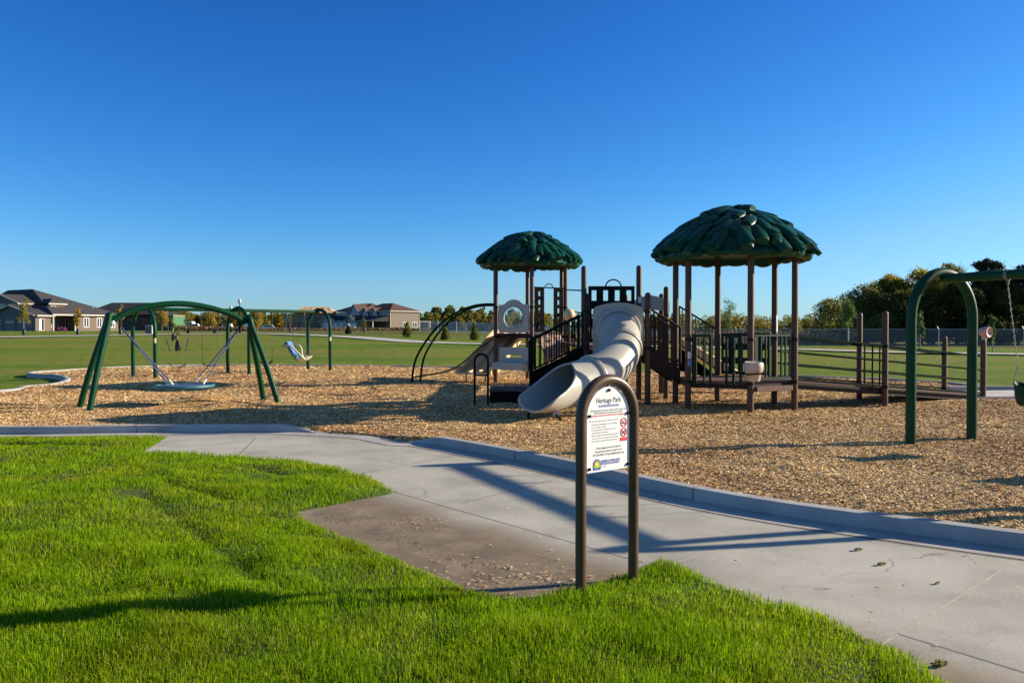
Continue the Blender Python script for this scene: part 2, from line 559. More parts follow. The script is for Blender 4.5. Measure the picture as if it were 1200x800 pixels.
def soil_mat():
    g = NG('lawn_soil')
    c = g.ramp(g.noise(9, 6, 0.7), [(0.3, (0.02, 0.045, 0.002)), (0.6, (0.045, 0.07, 0.004)), (0.75, (0.10, 0.09, 0.022))])
    g.l(c, g.p.inputs['Base Color'])
    g.p.inputs['Roughness'].default_value = 1.0
    g.bump(g.noise(40, 5, 0.7), 0.6, 0.02)
    return g.m
M['soil'] = soil_mat()

def leafy(name, stops, transl=0.35, patch=None, pscale=0.8, rough=0.6):
    g = NG(name)
    geo = g.n('ShaderNodeNewGeometry')
    c = g.ramp(geo.outputs['Random Per Island'], stops)
    if patch:
        c = g.mix(g.smooth(g.noise(pscale, 4, 0.6), 0.38, 0.66), c, patch)
    g.l(c, g.p.inputs['Base Color'])
    g.p.inputs['Roughness'].default_value = rough
    g.p.inputs['Specular IOR Level'].default_value = 0.25
    if transl:
        tr = g.n('ShaderNodeBsdfTranslucent')
        g.l(c, tr.inputs['Color'])
        mx = g.n('ShaderNodeMixShader')
        mx.inputs[0].default_value = transl
        g.l(g.p.outputs[0], mx.inputs[1]); g.l(tr.outputs[0], mx.inputs[2])
        g.l(mx.outputs[0], g.out.inputs['Surface'])
    return g.m

def grass_mat():
    g = NG('grass_blades')
    geo = g.n('ShaderNodeNewGeometry')
    a = g.ramp(geo.outputs['Random Per Island'], [(0.0, (0.08, 0.18, 0.001)), (0.5, (0.21, 0.39, 0.001)), (0.88, (0.34, 0.49, 0.002)), (0.97, (0.46, 0.44, 0.08))])
    b = g.ramp(geo.outputs['Random Per Island'], [(0.0, (0.12, 0.19, 0.001)), (0.5, (0.27, 0.37, 0.002)), (0.85, (0.40, 0.45, 0.01)), (1.0, (0.50, 0.44, 0.14))])
    c = g.mix(g.smooth(g.noise(0.9, 5, 0.65), 0.42, 0.68), a, b)
    c = g.mix(0.55, c, g.ramp(g.noise(2.3, 6, 0.7), [(0.32, (0.24, 0.27, 0.22)), (0.66, (0.66, 0.66, 0.58))]), 'OVERLAY')
    g.l(c, g.p.inputs['Base Color'])
    g.p.inputs['Roughness'].default_value = 0.8
    g.p.inputs['Specular IOR Level'].default_value = 0.12
    tr = g.n('ShaderNodeBsdfTranslucent'); g.l(c, tr.inputs['Color'])
    mx = g.n('ShaderNodeMixShader'); mx.inputs[0].default_value = 0.5
    g.l(g.p.outputs[0], mx.inputs[1]); g.l(tr.outputs[0], mx.inputs[2]); g.l(mx.outputs[0], g.out.inputs['Surface'])
    return g.m
M['grass'] = grass_mat()

def mulch_mat():
    g = NG('wood_chip_bed')
    vo = g.n('ShaderNodeTexVoronoi'); vo.inputs['Scale'].default_value = 26
    sv = g.n('ShaderNodeVectorMath', operation='MULTIPLY_ADD')
    nz = g.n('ShaderNodeTexNoise'); nz.inputs['Scale'].default_value = 8
    g.l(g.pos(), nz.inputs['Vector'])
    g.l(nz.outputs['Color'], sv.inputs[0]); sv.inputs[1].default_value = (0.12, 0.12, 0); g.l(g.pos(), sv.inputs[2])
    g.l(sv.outputs[0], vo.inputs['Vector'])
    wn = g.n('ShaderNodeSeparateColor'); g.l(vo.outputs['Color'], wn.inputs[0])
    c = g.ramp(wn.outputs[0], [(0.0, (0.16, 0.09, 0.04)), (0.35, (0.48, 0.28, 0.095)), (0.7, (0.66, 0.42, 0.17)), (1.0, (0.76, 0.55, 0.28))])
    big = g.ramp(g.noise(0.35, 5, 0.6), [(0.35, (0.36, 0.34, 0.33)), (0.65, (0.62, 0.60, 0.56))])
    c = g.mix(0.8, c, big, 'OVERLAY')
    g.l(c, g.p.inputs['Base Color'])
    g.p.inputs['Roughness'].default_value = 0.9
    g.p.inputs['Specular IOR Level'].default_value = 0.15
    h = g.math('ADD', wn.outputs[1], g.math('MULTIPLY', g.noise(3.0, 5, 0.65), 1.5))
    g.bump(h, 0.9, 0.03)
    return g.m
M['mulch'] = mulch_mat()

def chip_mat():
    g = NG('wood_chips')
    geo = g.n('ShaderNodeNewGeometry')
    c = g.ramp(geo.outputs['Random Per Island'], [(0.0, (0.18, 0.10, 0.045)), (0.15, (0.50, 0.31, 0.12)), (0.6, (0.72, 0.49, 0.23)), (0.88, (0.84, 0.66, 0.40)), (1.0, (0.80, 0.66, 0.42))])
    big = g.ramp(g.noise(0.35, 5, 0.6), [(0.33, (0.33, 0.315, 0.32)), (0.65, (0.64, 0.60, 0.55))])
    c = g.mix(0.8, c, big, 'OVERLAY')
    g.l(c, g.p.inputs['Base Color'])
    g.p.inputs['Roughness'].default_value = 0.75
    g.p.inputs['Specular IOR Level'].default_value = 0.2
    return g.m
M['chips'] = chip_mat()

def mesh_mat(cover=0.12, col=(0.30, 0.31, 0.33)):
    g = NG('chain_link_wire')
    sep = g.n('ShaderNodeSeparateXYZ'); g.l(g.pos(), sep.inputs[0])
    def stripe(s):
        a = g.math('ADD', sep.outputs[0], g.math('MULTIPLY', sep.outputs[2], s))
        return g.math('LESS_THAN', g.math('FRACT', g.math('DIVIDE', a, 0.075)), cover)
    k = g.math('MAXIMUM', stripe(1.0), stripe(-1.0))
    g.p.inputs['Base Color'].default_value = col + (1,)
    g.p.inputs['Metallic'].default_value = 0.2
    g.p.inputs['Roughness'].default_value = 0.5
    tr = g.n('ShaderNodeBsdfTransparent')
    mx = g.n('ShaderNodeMixShader')
    g.l(k, mx.inputs[0]); g.l(tr.outputs[0], mx.inputs[1]); g.l(g.p.outputs[0], mx.inputs[2]); g.l(mx.outputs[0], g.out.inputs['Surface'])
    return g.m
M['wire'] = mesh_mat()
M['wirepale'] = mesh_mat(0.2, (0.62, 0.62, 0.62))
M['galv'] = simple('galvanised_post', (0.50, 0.51, 0.52), 0.5, 0.12, 5, 0.0, metal=0.2)

def glass_mat():
    g = NG('clear_bubble')
    g.p.inputs['Base Color'].default_value = (0.95, 0.97, 1, 1)
    g.p.inputs['Roughness'].default_value = 0.06
    g.p.inputs['Transmission Weight'].default_value = 0.0
    tr = g.n('ShaderNodeBsdfTransparent'); tr.inputs[0].default_value = (0.9, 0.94, 0.98, 1)
    gl = g.n('ShaderNodeBsdfGlossy'); gl.inputs['Roughness'].default_value = 0.08
    lw = g.n('ShaderNodeLayerWeight'); lw.inputs[0].default_value = 0.2
    mx = g.n('ShaderNodeMixShader')
    g.l(g.math('MULTIPLY_ADD', lw.outputs['Facing'], 0.25, 0.04), mx.inputs[0])
    g.l(tr.outputs[0], mx.inputs[1]); g.l(gl.outputs[0], mx.inputs[2]); g.l(mx.outputs[0], g.out.inputs['Surface'])
    return g.m
M['bubble'] = glass_mat()

def brickwall_mat():
    g = NG('brick_pattern_climbing_wall')
    b = g.n('ShaderNodeTexBrick')
    g.l(g.scaled(1, 0, 1), b.inputs['Vector'])
    mp = g.n('ShaderNodeCombineXYZ'); sp = g.n('ShaderNodeSeparateXYZ')
    g.l(g.pos(), sp.inputs[0]); g.l(sp.outputs[0], mp.inputs[0]); g.l(sp.outputs[2], mp.inputs[1])
    g.l(mp.outputs[0], b.inputs['Vector'])
    b.inputs['Scale'].default_value = 3.0
    b.inputs['Color1'].default_value = (0.30, 0.15, 0.10, 1)
    b.inputs['Color2'].default_value = (0.24, 0.12, 0.085, 1)
    b.inputs['Mortar'].default_value = (0.50, 0.40, 0.32, 1)
    b.inputs['Mortar Size'].default_value = 0.03
    g.l(b.outputs['Color'], g.p.inputs['Base Color'])
    g.p.inputs['Roughness'].default_value = 0.7
    return g.m
M['brickwall'] = brickwall_mat()

def siding(name, col, pitch=0.2):
    g = NG(name)
    sp = g.n('ShaderNodeSeparateXYZ'); g.l(g.pos(), sp.inputs[0])
    f = g.math('FRACT', g.math('DIVIDE', sp.outputs[2], pitch))
    c = g.ramp(g.noise(2.0, 5, 0.6), [(0.3, tuple(x * 0.88 for x in col)), (0.7, tuple(x * 1.1 for x in col))])
    g.l(c, g.p.inputs['Base Color'])
    g.p.inputs['Roughness'].default_value = 0.8
    g.bump(f, 0.6, 0.03)
    return g.m

def shingle(name, col):
    g = NG(name)
    sp = g.n('ShaderNodeSeparateXYZ'); g.l(g.pos(), sp.inputs[0])
    f = g.math('FRACT', g.math('DIVIDE', sp.outputs[2], 0.09))
    c = g.ramp(g.noise(3.0, 6, 0.75), [(0.3, tuple(x * 0.75 for x in col)), (0.7, tuple(x * 1.25 for x in col))])
    g.l(c, g.p.inputs['Base Color'])
    g.p.inputs['Roughness'].default_value = 0.9
    g.p.inputs['Specular IOR Level'].default_value = 0.2
    g.bump(g.math('ADD', f, g.noise(20, 3)), 0.5, 0.03)
    return g.m

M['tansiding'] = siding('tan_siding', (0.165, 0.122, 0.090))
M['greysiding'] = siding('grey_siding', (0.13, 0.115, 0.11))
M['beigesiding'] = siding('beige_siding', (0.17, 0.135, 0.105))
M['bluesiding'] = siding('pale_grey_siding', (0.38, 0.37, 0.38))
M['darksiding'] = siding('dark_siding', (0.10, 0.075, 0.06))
M['sheath'] = simple('green_sheathing_board', (0.05, 0.15, 0.06), 0.8, 0.2, 1.5)
M['osb'] = simple('plywood_sheet', (0.62, 0.41, 0.21), 0.9, 0.25, 1.2)
M['stud'] = simple('framing_lumber', (0.30, 0.22, 0.13), 0.9, 0.2, 2)
M['shgrey'] = shingle('charcoal_shingles', (0.062, 0.058, 0.062))
M['shdark'] = shingle('black_shingles', (0.036, 0.036, 0.042))
M['shbrown'] = shingle('brown_shingles', (0.10, 0.058, 0.046))
M['trim'] = simple('white_trim', (0.44, 0.40, 0.34), 0.6, 0.05, 3)
M['garage'] = simple('garage_door_paint', (0.12, 0.115, 0.11), 0.6, 0.08, 2)
M['garagew'] = simple('white_garage_door', (0.62, 0.62, 0.64), 0.5, 0.05, 2)
M['winglass'] = simple('dark_window_glass', (0.03, 0.035, 0.045), 0.08, 0.2, 2)
M['pinkb'] = simple('pink_flower', (0.28, 0.05, 0.17), 0.7, 0.3, 4)
M['bark'] = simple('bark', (0.085, 0.062, 0.045), 0.95, 0.35, 9, 0.5)
M['palebark'] = simple('pale_young_bark', (0.30, 0.25, 0.20), 0.9, 0.25, 9, 0.3)
M['wrap'] = simple('pale_trunk_wrap', (0.55, 0.48, 0.38), 0.9, 0.15, 9, 0.2)
M['bag'] = simple('black_watering_bag', (0.012, 0.016, 0.014), 0.5, 0.3, 7, 0.2)
M['carwhite'] = simple('white_car_paint', (0.72, 0.72, 0.72), 0.25, 0.03, 1, coat=0.5)
M['carbeige'] = simple('beige_car_paint', (0.55, 0.50, 0.42), 0.25, 0.03, 1, coat=0.5)
M['tyre'] = simple('tyre_rubber', (0.02, 0.02, 0.02), 0.8, 0.2, 9)
M['cabinet'] = simple('pale_utility_cabinet', (0.45, 0.45, 0.43), 0.5, 0.08, 3, dirt=0.15)
M['leafdark'] = leafy('dark_leaves', [(0, (0.03, 0.045, 0.010)), (0.6, (0.065, 0.08, 0.018)), (1, (0.13, 0.135, 0.03))], 0.55, (0.11, 0.11, 0.022), 0.25)
M['leafyellow'] = leafy('yellow_green_leaves', [(0, (0.13, 0.14, 0.016)), (0.6, (0.32, 0.27, 0.028)), (1, (0.48, 0.36, 0.045))], 0.6)
M['leafgold'] = leafy('golden_leaves', [(0, (0.22, 0.13, 0.015)), (0.6, (0.42, 0.28, 0.03)), (1, (0.5, 0.37, 0.06))], 0.35)
M['leafolive'] = leafy('olive_leaves', [(0, (0.08, 0.10, 0.02)), (0.6, (0.17, 0.175, 0.034)), (1, (0.26, 0.23, 0.055))], 0.58)
M['leafgreen'] = leafy('fresh_green_leaves', [(0, (0.055, 0.10, 0.02)), (0.6, (0.11, 0.18, 0.035)), (1, (0.2, 0.25, 0.07))], 0.35)
M['leafmix'] = leafy('autumn_mixed_leaves', [(0, (0.08, 0.10, 0.018)), (0.45, (0.19, 0.18, 0.025)), (0.8, (0.38, 0.27, 0.03)), (1, (0.45, 0.20, 0.04))], 0.45, (0.13, 0.15, 0.03), 0.06)
M['needle'] = leafy('conifer_needles', [(0, (0.018, 0.03, 0.012)), (1, (0.06, 0.07, 0.03))], 0.1)
M['brush'] = leafy('rusty_brush', [(0, (0.06, 0.03, 0.015)), (0.6, (0.13, 0.075, 0.035)), (1, (0.20, 0.14, 0.06))], 0.2)
M['reed'] = leafy('dry_tall_grass', [(0, (0.10, 0.065, 0.025)), (0.6, (0.20, 0.14, 0.06)), (1, (0.29, 0.22, 0.10))], 0.2)

# ------------------------------------------------------------------ ground outlines (world xy)
def W2(pts, z=0.0): return [tuple(gp(x, y, z)[:2]) for x, y in pts]
kerb_left = [(-22, 15.0), (-17, 13.9), (-13, 13.3)] + W2([(0, 509), (160, 507), (333, 506), (372, 507.5)])
kerb_flush = W2([(372, 507.5), (430, 511), (474, 519)])
kerb_right = W2([(474, 519), (506, 521), (603, 539), (675, 554), (740, 570), (812, 586), (900, 602), (1000, 617), (1200, 644)]) + [(4.75, 5.78), (6.2, 5.0), (8.5, 4.1), (12, 3.4)]
back = [(12, 3.4), (16, 5.5), (17.5, 10), (17, 15.5), (15.2, 19.6), (14.0, 21.2)] + W2([(1152, 452), (1120, 448.5), (1050, 444), (950, 440.5), (800, 436), (640, 433), (560, 430.5), (480, 428.5), (400, 427.5), (260, 427), (160, 429), (112, 431), (62, 434), (38, 435.5), (31, 437), (38, 438.3), (62, 439.3), (72, 441.5), (75.5, 444), (72, 446.5), (62, 449), (50, 450.5), (25, 452.5), (0, 457)], 0.12) + [(-16, 19.3), (-22, 18)]
mulch_poly = kerb_left + kerb_flush[1:] + kerb_right[1:] + back[1:]
lawn_edge = [(-16, 12.6)] + W2([(0, 513), (100, 512.5), (198, 511.5), (167, 531), (231, 532.5), (289, 536), (355, 541), (392, 549), (437, 562), (466, 577), (412, 588), (350, 600), (363, 614), (412, 634), (480, 662), (558, 694), (590, 702), (626, 704), (645, 698), (674, 691), (710, 682), (734, 674), (754, 664), (774, 657), (804, 668), (860, 692), (920, 710), (980, 733), (1036, 757), (1080, 777), (1100, 797), (1200, 850)])
lawn_poly = lawn_edge + [(3.0, 2.6), (3.6, 0.5), (-16, 0.5)]

# ------------------------------------------------------------------ ground sheets
def polar_ground():
    rr = np.concatenate([np.linspace(0.5, 20, 14), np.linspace(22, 170, 75), np.geomspace(175, 1600, 22)])
    aa = np.linspace(0, 2 * np.pi, 241)[:-1]
    Rg, Ag = np.meshgrid(rr, aa, indexing='ij')
    X, Y = Rg * np.sin(Ag), Rg * np.cos(Ag)
    Z = terrain(X, Y) * (Y > 0) - 0.10 + 0.08 * sstep(17, 21, np.hypot(X, Y)) + (vnoise(X, Y, 7) - 0.5) * 0.10 * sstep(36, 60, Rg)
    v = np.stack([X, Y, Z], -1).reshape(-1, 3)
    na = len(aa)
    i, j = np.meshgrid(np.arange(len(rr) - 1), np.arange(na), indexing='ij')
    f = np.stack([i * na + j, (i + 1) * na + j, (i + 1) * na + (j + 1) % na, i * na + (j + 1) % na], -1).reshape(-1, 4)[:, ::-1]
    return npmesh('ground', v, f, M['lawn'], smooth=True)
tag(polar_ground(), 'wide mown green field around the playground', kind='structure')

RUTS = [([(165, 585), (215, 618), (262, 655), (300, 685)], 0.10, 0.024), ([(195, 570), (225, 580), (268, 592)], 0.09, 0.028), ([(300, 552), (335, 560), (372, 561)], 0.10, 0.045),
        ([(0, 524), (60, 525), (120, 527)], 0.10, 0.05)]
RUTS = [(W2(p), w, d) for p, w, d in RUTS]
BARE = gp(155, 583)
def lawn_height(x, y):
    sd = sdist(lawn_poly, x, y)
    h = 0.045 * (vnoise(x, y, 0.9) - 0.45) + 0.035 * (vnoise(x + 9, y, 0.33) - 0.5) + 0.05 * sstep(0, 0.8, sd)
    for p, w, d in RUTS:
        h = h - d * np.exp(-(segdist(p, x, y, False) / w) ** 2)
    h = np.maximum(h, 0.008)
    return np.where(sd > -0.08, -0.06 + sstep(-0.03, 0.03, sd) * (0.06 + h), -0.06), sd

def lawn_sheet():
    xs, ys = np.arange(-16, 5.0, 0.07), np.arange(0.6, 14.5, 0.07)
    X, Y = np.meshgrid(xs, ys, indexing='ij')
    Z, sd = lawn_height(X.ravel(), Y.ravel())
    v = np.stack([X.ravel(), Y.ravel(), Z], -1)
    ny = len(ys)
    i, j = np.meshgrid(np.arange(len(xs) - 1), np.arange(ny - 1), indexing='ij')
    f = np.stack([i * ny + j, (i + 1) * ny + j, (i + 1) * ny + j + 1, i * ny + j + 1], -1).reshape(-1, 4)
    keep = (sd[f] > -0.4).any(1)
    return npmesh('lawn', v, f[keep], M['soil'], smooth=True)
tag(lawn_sheet(), 'soil under the tall front lawn', kind='structure')

def mulch_height(x, y):
    sd = sdist(mulch_poly, x, y)
    h = 0.092 + 0.05 * (vnoise(x, y, 1.1) - 0.5) + 0.036 * (vnoise(x + 5, y + 3, 0.4) - 0.5)
    o = W2([(420, 511)])[0]
    h = h - 0.085 * np.exp(-((x - o[0]) ** 2 + (y - o[1]) ** 2) / 1.0)
    # scuffed hollows and heaps in front of the saucer swing
    for px, py, r, d in ((216, 456, 1.2, -0.08), (245, 470, 0.5, 0.10), (285, 474, 0.45, 0.09), (262, 477, 0.4, 0.09), (230, 468, 0.4, 0.06)):
        q = gp(px, py, 0.1)
        h = h + d * np.exp(-((x - q.x) ** 2 + (y - q.y) ** 2) / (r * r))
    h = np.maximum(h, 0.012)
    return -0.2 + (h + 0.2) * sstep(0.0, 0.12, sd), sd

def mulch_sheet():
    xs, ys = np.arange(-22.2, 18, 0.13), np.arange(3.2, 37.5, 0.13)
    X, Y = np.meshgrid(xs, ys, indexing='ij')
    Z, sd = mulch_height(X.ravel(), Y.ravel())
    v = np.stack([X.ravel(), Y.ravel(), Z], -1)
    ny = len(ys)
    i, j = np.meshgrid(np.arange(len(xs) - 1), np.arange(ny - 1), indexing='ij')
    f = np.stack([i * ny + j, (i + 1) * ny + j, (i + 1) * ny + j + 1, i * ny + j + 1], -1).reshape(-1, 4)
    keep = (sd[f] > 0.0).any(1)
    return npmesh('mulch_ground', v, f[keep], M['mulch'], smooth=True)
tag(mulch_sheet(), 'bed of wood chips under the playground', kind='structure')

def scatter(poly, y0, y1, dens, grow=1.0, xlim=None):
    """Points inside poly, limited to the camera's wide view wedge."""
    a = 1.08
    n = int(dens * a * 2 * (y1 * y1 - y0 * y0) / 2)
    u = RNG.random(n)
    y = np.sqrt(y0 * y0 + u * (y1 * y1 - y0 * y0))
    x = (RNG.random(n) * 2 - 1) * a * y
    k = inpoly(poly, x, y)
    return x[k], y[k]

def chips_mesh():
    V = []
    for y0, y1, dens, ln in ((5.6, 9, 3600, 0.031), (9, 13, 2500, 0.035), (13, 18, 1200, 0.043), (18, 26, 420, 0.06), (26, 37, 150, 0.085)):
        x, y = scatter(mulch_poly, y0, y1, dens)
        z, sd = mulch_height(x, y)
        ok = sd > 0.10
        x, y, z = x[ok], y[ok], z[ok]
        V.append((x, y, z + 0.004, np.full(len(x), ln)))
    # stray chips on the path and the dirty slab
    for cx, cy, sx, sy, n in ((610, 682, 0.42, 0.16, 170), (600, 660, 0.5, 0.2, 60), (480, 612, 0.25, 0.15, 45), (640, 610, 1.2, 0.8, 60), (560, 560, 0.8, 0.5, 30), (960, 700, 1.0, 0.6, 35), (400, 515, 0.7, 0.25, 60)):
        q = gp(cx, cy)
        x, y = q.x + RNG.normal(0, sx, n), q.y + RNG.normal(0, sy, n)
        ok = ~inpoly(lawn_poly, x, y) & ~inpoly(mulch_poly, x, y)
        x, y = x[ok], y[ok]
        V.append((x, y, np.full(len(x), 0.009), np.full(len(x), 0.024)))
    x, y, z, ln = (np.concatenate([q[i] for q in V]) for i in range(4))
    n = len(x)
    th = RNG.random(n) * 2 * np.pi
    L = ln * (0.5 + RNG.random(n)) * 0.5
    Wd = L * (0.22 + 0.3 * RNG.random(n))
    pit, rol = RNG.normal(0, 0.21, n), RNG.normal(0, 0.33, n)
    flat = z < 0.0095
    pit[flat] *= 0.1; rol[flat] *= 0.1
    d = np.stack([np.cos(th) * np.cos(pit), np.sin(th) * np.cos(pit), np.sin(pit)], -1)
    s0 = np.stack([-np.sin(th), np.cos(th), np.zeros(n)], -1)
    up = np.cross(d, s0)
    s = s0 * np.cos(rol)[:, None] + up * np.sin(rol)[:, None]
    c = np.stack([x, y, z], -1)
    nn = np.cross(d, s)
    th_ = 0.12 * Wd[:, None]
    q = np.stack([c - d * L[:, None] - s * Wd[:, None], c + d * L[:, None] * 0.9 - s * Wd[:, None] * 0.6, c + d * L[:, None] - nn * th_ + s * Wd[:, None] * 0.9, c - d * L[:, None] * 0.8 + s * Wd[:, None]], 1)
    lift = np.maximum(0, (z - 0.002)[:, None] - q[:, :, 2]) * (~flat)[:, None]
    v = q.reshape(-1, 3)
    f = np.arange(n * 4).reshape(-1, 4)
    return npmesh('wood_chips', v, f, M['chips'])
tag(chips_mesh(), 'loose tan wood chips covering the play area', kind='stuff')

def grass_mesh():
    X, Y, S = [], [], []
    for y0, y1, dens, s in ((2.9, 4.6, 13500, 0.85), (4.6, 6.5, 10000, 1.0), (6.5, 9, 5000, 1.2), (9, 13, 3000, 1.6)):
        x, y = scatter(lawn_poly, y0, y1, dens)
        X.append(x); Y.append(y); S.append(np.full(len(x), s))
    x, y, s = map(np.concatenate, (X, Y, S))
    z, sd = lawn_height(x, y)
    tall = 0.35 + 0.95 * vnoise(x, y, 0.24) + 0.55 * vnoise(x + 40, y, 1.0)
    rut = np.zeros(len(x))
    for p, w, d in RUTS:
        rut = np.maximum(rut, np.exp(-(segdist(p, x, y, False) / (w * 0.9)) ** 2))
    tall *= 1 - 0.35 * rut * (0.4 + vnoise(x, y, 0.25))
    bare = np.exp(-(((x - BARE.x) / 0.28) ** 2 + ((y - BARE.y) / 0.25) ** 2))
    keep = RNG.random(len(x)) > bare * 0.8
    keep &= RNG.random(len(x)) > 0.45 * sstep(0.62, 0.8, vnoise(x + 3, y + 8, 0.5))
    x, y, s, z, tall = x[keep], y[keep], s[keep], z[keep], tall[keep]
    n = len(x)
    h = (0.025 + 0.030 * RNG.random(n)) * tall * 1.08
    w = 0.0020 * s * (0.7 + 0.6 * RNG.random(n))
    th = RNG.random(n) * 2 * np.pi
    ln = RNG.random(n) ** 1.3 * 0.85
    lx, ly = np.cos(th), np.sin(th)
    face = RNG.random(n) * 2 * np.pi
    sx, sy = np.cos(face), np.sin(face)
    b = np.stack([x, y, z - 0.004], -1)
    m = b + np.stack([lx * ln * h * 0.35, ly * ln * h * 0.35, h * 0.6], -1)
    t = b + np.stack([lx * ln * h * 1.0, ly * ln * h * 1.0, h * (1.05 - 0.4 * ln)], -1)
    sv = np.stack([sx * w, sy * w, np.zeros(n)], -1)
    v = np.stack([b - sv, b + sv, m + sv * 0.8, m - sv * 0.8, t], 1).reshape(-1, 3)
    o = (np.arange(n) * 5)[:, None]
    f = np.concatenate([o + np.array([[0, 1, 2]]), o + np.array([[0, 2, 3]]), o + np.array([[3, 2, 4]])], 1).reshape(-1, 3)
    return npmesh('grass', v, f, M['grass'])
tag(grass_mesh(), 'bright green grass blades of the front lawn', kind='stuff')

def crumbs():
    n = 600
    k = RNG.random(n)
    a, b = gp(350, 600), gp(640, 698)
    x = a.x + (b.x - a.x) * k + np.abs(RNG.normal(0, 0.16, n))
    y = a.y + (b.y - a.y) * k + np.abs(RNG.normal(0, 0.14, n)) - 0.05
    ok = (sdist(lawn_poly, x, y) < 0.03) & ~inpoly(mulch_poly, x, y)
    x, y = x[ok], y[ok]; n = len(x)
    s = (0.002 + 0.006 * RNG.random(n) ** 3)[:, None]
    c = np.stack([x, y, np.full(n, 0.002)], -1)
    octa = np.array([[1, 0, 0], [0, 1, 0], [-1, 0, 0], [0, -1, 0], [0, 0, 0.8], [0, 0, -0.4]], float)
    v = (c[:, None, :] + octa[None] * s[:, :, None] * (0.6 + 0.8 * RNG.random((n, 6, 1)))).reshape(-1, 3)
    f = np.array([[0, 1, 4], [1, 2, 4], [2, 3, 4], [3, 0, 4], [1, 0, 5], [2, 1, 5], [3, 2, 5], [0, 3, 5]])
    f = (f[None] + (np.arange(n) * 6)[:, None, None]).reshape(-1, 3)
    return npmesh('dirt_crumbs', v, f, M['earth'])
M['earth'] = simple('dry_earth', (0.11, 0.078, 0.048), 0.95, 0.35, 20)
tag(crumbs(), 'loose brown soil crumbs along the grass edge of the dirty slab', kind='stuff')

# ------------------------------------------------------------------ path, kerbs, joints
def flat_sheet(name, poly, z, m, label):
    mb = MB()
    tri = tessellate_polygon([[Vector((x, y, 0)) for x, y in poly]])
    mb.add([(x, y, z) for x, y in poly], [tuple(t) for t in tri])
    o = mb.build(name, m)
    return tag(o, label, kind='structure')

def offset_line(pts, d):
    P = [Vector((p[0], p[1], 0)) for p in pts]
    out = []
    for i in range(len(P)):
        t = (P[min(i + 1, len(P) - 1)] - P[max(i - 1, 0)]).normalized()
        out.append((P[i].x - t.y * d, P[i].y + t.x * d))
    return out

def smooth_line(pts, n=5):
    return [(p.x, p.y) for p in crom([(p[0], p[1], 0) for p in pts], n)]

front_line = smooth_line(kerb_left, 4)[:-1] + smooth_line(kerb_flush, 4)[:-1] + smooth_line(kerb_right, 4)
# concrete path sheet: from the kerb to a little under the lawn
xs, ys = None, None
path_poly = offset_line(front_line, 0.10) + [(12, 0.0), (3.0, 0.0)]
inner = [(3.0, 2.4)] + [p for p in reversed(W2([(0, 520), (170, 520), (150, 545), (250, 560), (330, 575), (345, 590), (300, 605), (350, 640), (450, 690), (600, 740), (690, 720), (760, 690), (850, 720), (950, 760), (1050, 810), (1100, 860)]))] + [(-16, 12.2), (-22, 13)]
path_poly = path_poly + inner
flat_sheet('path', path_poly, 0.0, M['path'], 'grey concrete path curving past the play area')

def sweep_profile(name, line, prof, m, label=None, taper_start=0.0, taper_end=0.0, kind='structure', bevel=0.0):
    """prof: list of (offset to the left of travel, z)."""
    mb = MB()
    P = [Vector((p[0], p[1], 0)) for p in line]
    L = [0.0]
    for a, b in zip(P, P[1:]): L.append(L[-1] + (b - a).length)
    vs, k = [], len(prof)
    for i, p in enumerate(P):
        t = (P[min(i + 1, len(P) - 1)] - P[max(i - 1, 0)]).normalized()
        nrm = Vector((-t.y, t.x, 0))
        s = 1.0
        if taper_start: s = min(s, max(0.06, L[i] / taper_start))
        if taper_end: s = min(s, max(0.06, (L[-1] - L[i]) / taper_end))
        g0 = tz(p.x, p.y)
        for o, z in prof:
            q = p + nrm * o
            vs.append((q.x, q.y, g0 + (z * s if z > 0 else z)))
    fs = []
    for i in range(len(P) - 1):
        for j in range(k - 1):
            fs.append((i * k + j, i * k + j + 1, (i + 1) * k + j + 1, (i + 1) * k + j))
    fs += [tuple(range(k)), tuple((len(P) - 1) * k + j for j in reversed(range(k)))]
    mb.add(vs, fs)
    o = mb.build(name, m, angle=40)
    return tag(o, label, kind=kind)

KP = [(0.0, -0.08), (0.0, 0.10), (0.015, 0.125), (0.135, 0.128), (0.15, 0.115), (0.15, -0.08)]
def dense(line, step=0.15):
    out = []
    for a, b in zip(line, line[1:]):
        n = max(1, int(math.hypot(b[0] - a[0], b[1] - a[1]) / step))
        out += [(a[0] + (b[0] - a[0]) * k / n, a[1] + (b[1] - a[1]) * k / n) for k in range(n)]
    return out + [line[-1]]
sweep_profile('kerb', dense(smooth_line(kerb_left, 4)), KP, M['kerb'], 'concrete kerb with tapered end in front of the saucer swing', taper_end=0.65)
sweep_profile('kerb', dense(smooth_line(kerb_right, 4)), KP, M['kerb'], 'concrete kerb along the path, shaded face', taper_start=0.55)
KB = [(0.0, -0.12), (0.0, 0.125), (0.02, 0.14), (0.16, 0.14), (0.18, 0.125), (0.18, -0.12)]
sweep_profile('kerb', dense(smooth_line(back, 4)), KB, M['kerb'], 'concrete kerb round the back of the play area')
sweep_profile('gutter', dense(front_line), [(-0.33, 0.004), (0.0, 0.004)], M['kerb'], 'flat concrete gutter strip at the foot of the kerb')
def strip(name, a, b, w, z, m):
    mb = MB()
    a, b = Vector(a), Vector(b)
    s = (b - a).normalized().cross(Vector((0, 0, 1))) * w / 2
    up = Vector((0, 0, z))
    mb.add([a - s + up, b - s + up, b + s + up, a + s + up], [(0, 1, 2, 3)])
    return tag(mb.build(name, m), 'dark joint line between concrete slabs of the path', kind='structure')
M['jointpale'] = simple('sandy_joint', (0.44, 0.40, 0.34), 0.95, 0.25, 30)
for a, b in (((894, 628), (790, 660)), ((1174, 668), (1030, 757))):
    strip('path_joint', gp(*a), gp(*b), 0.016, 0.003, M['jointpale'])
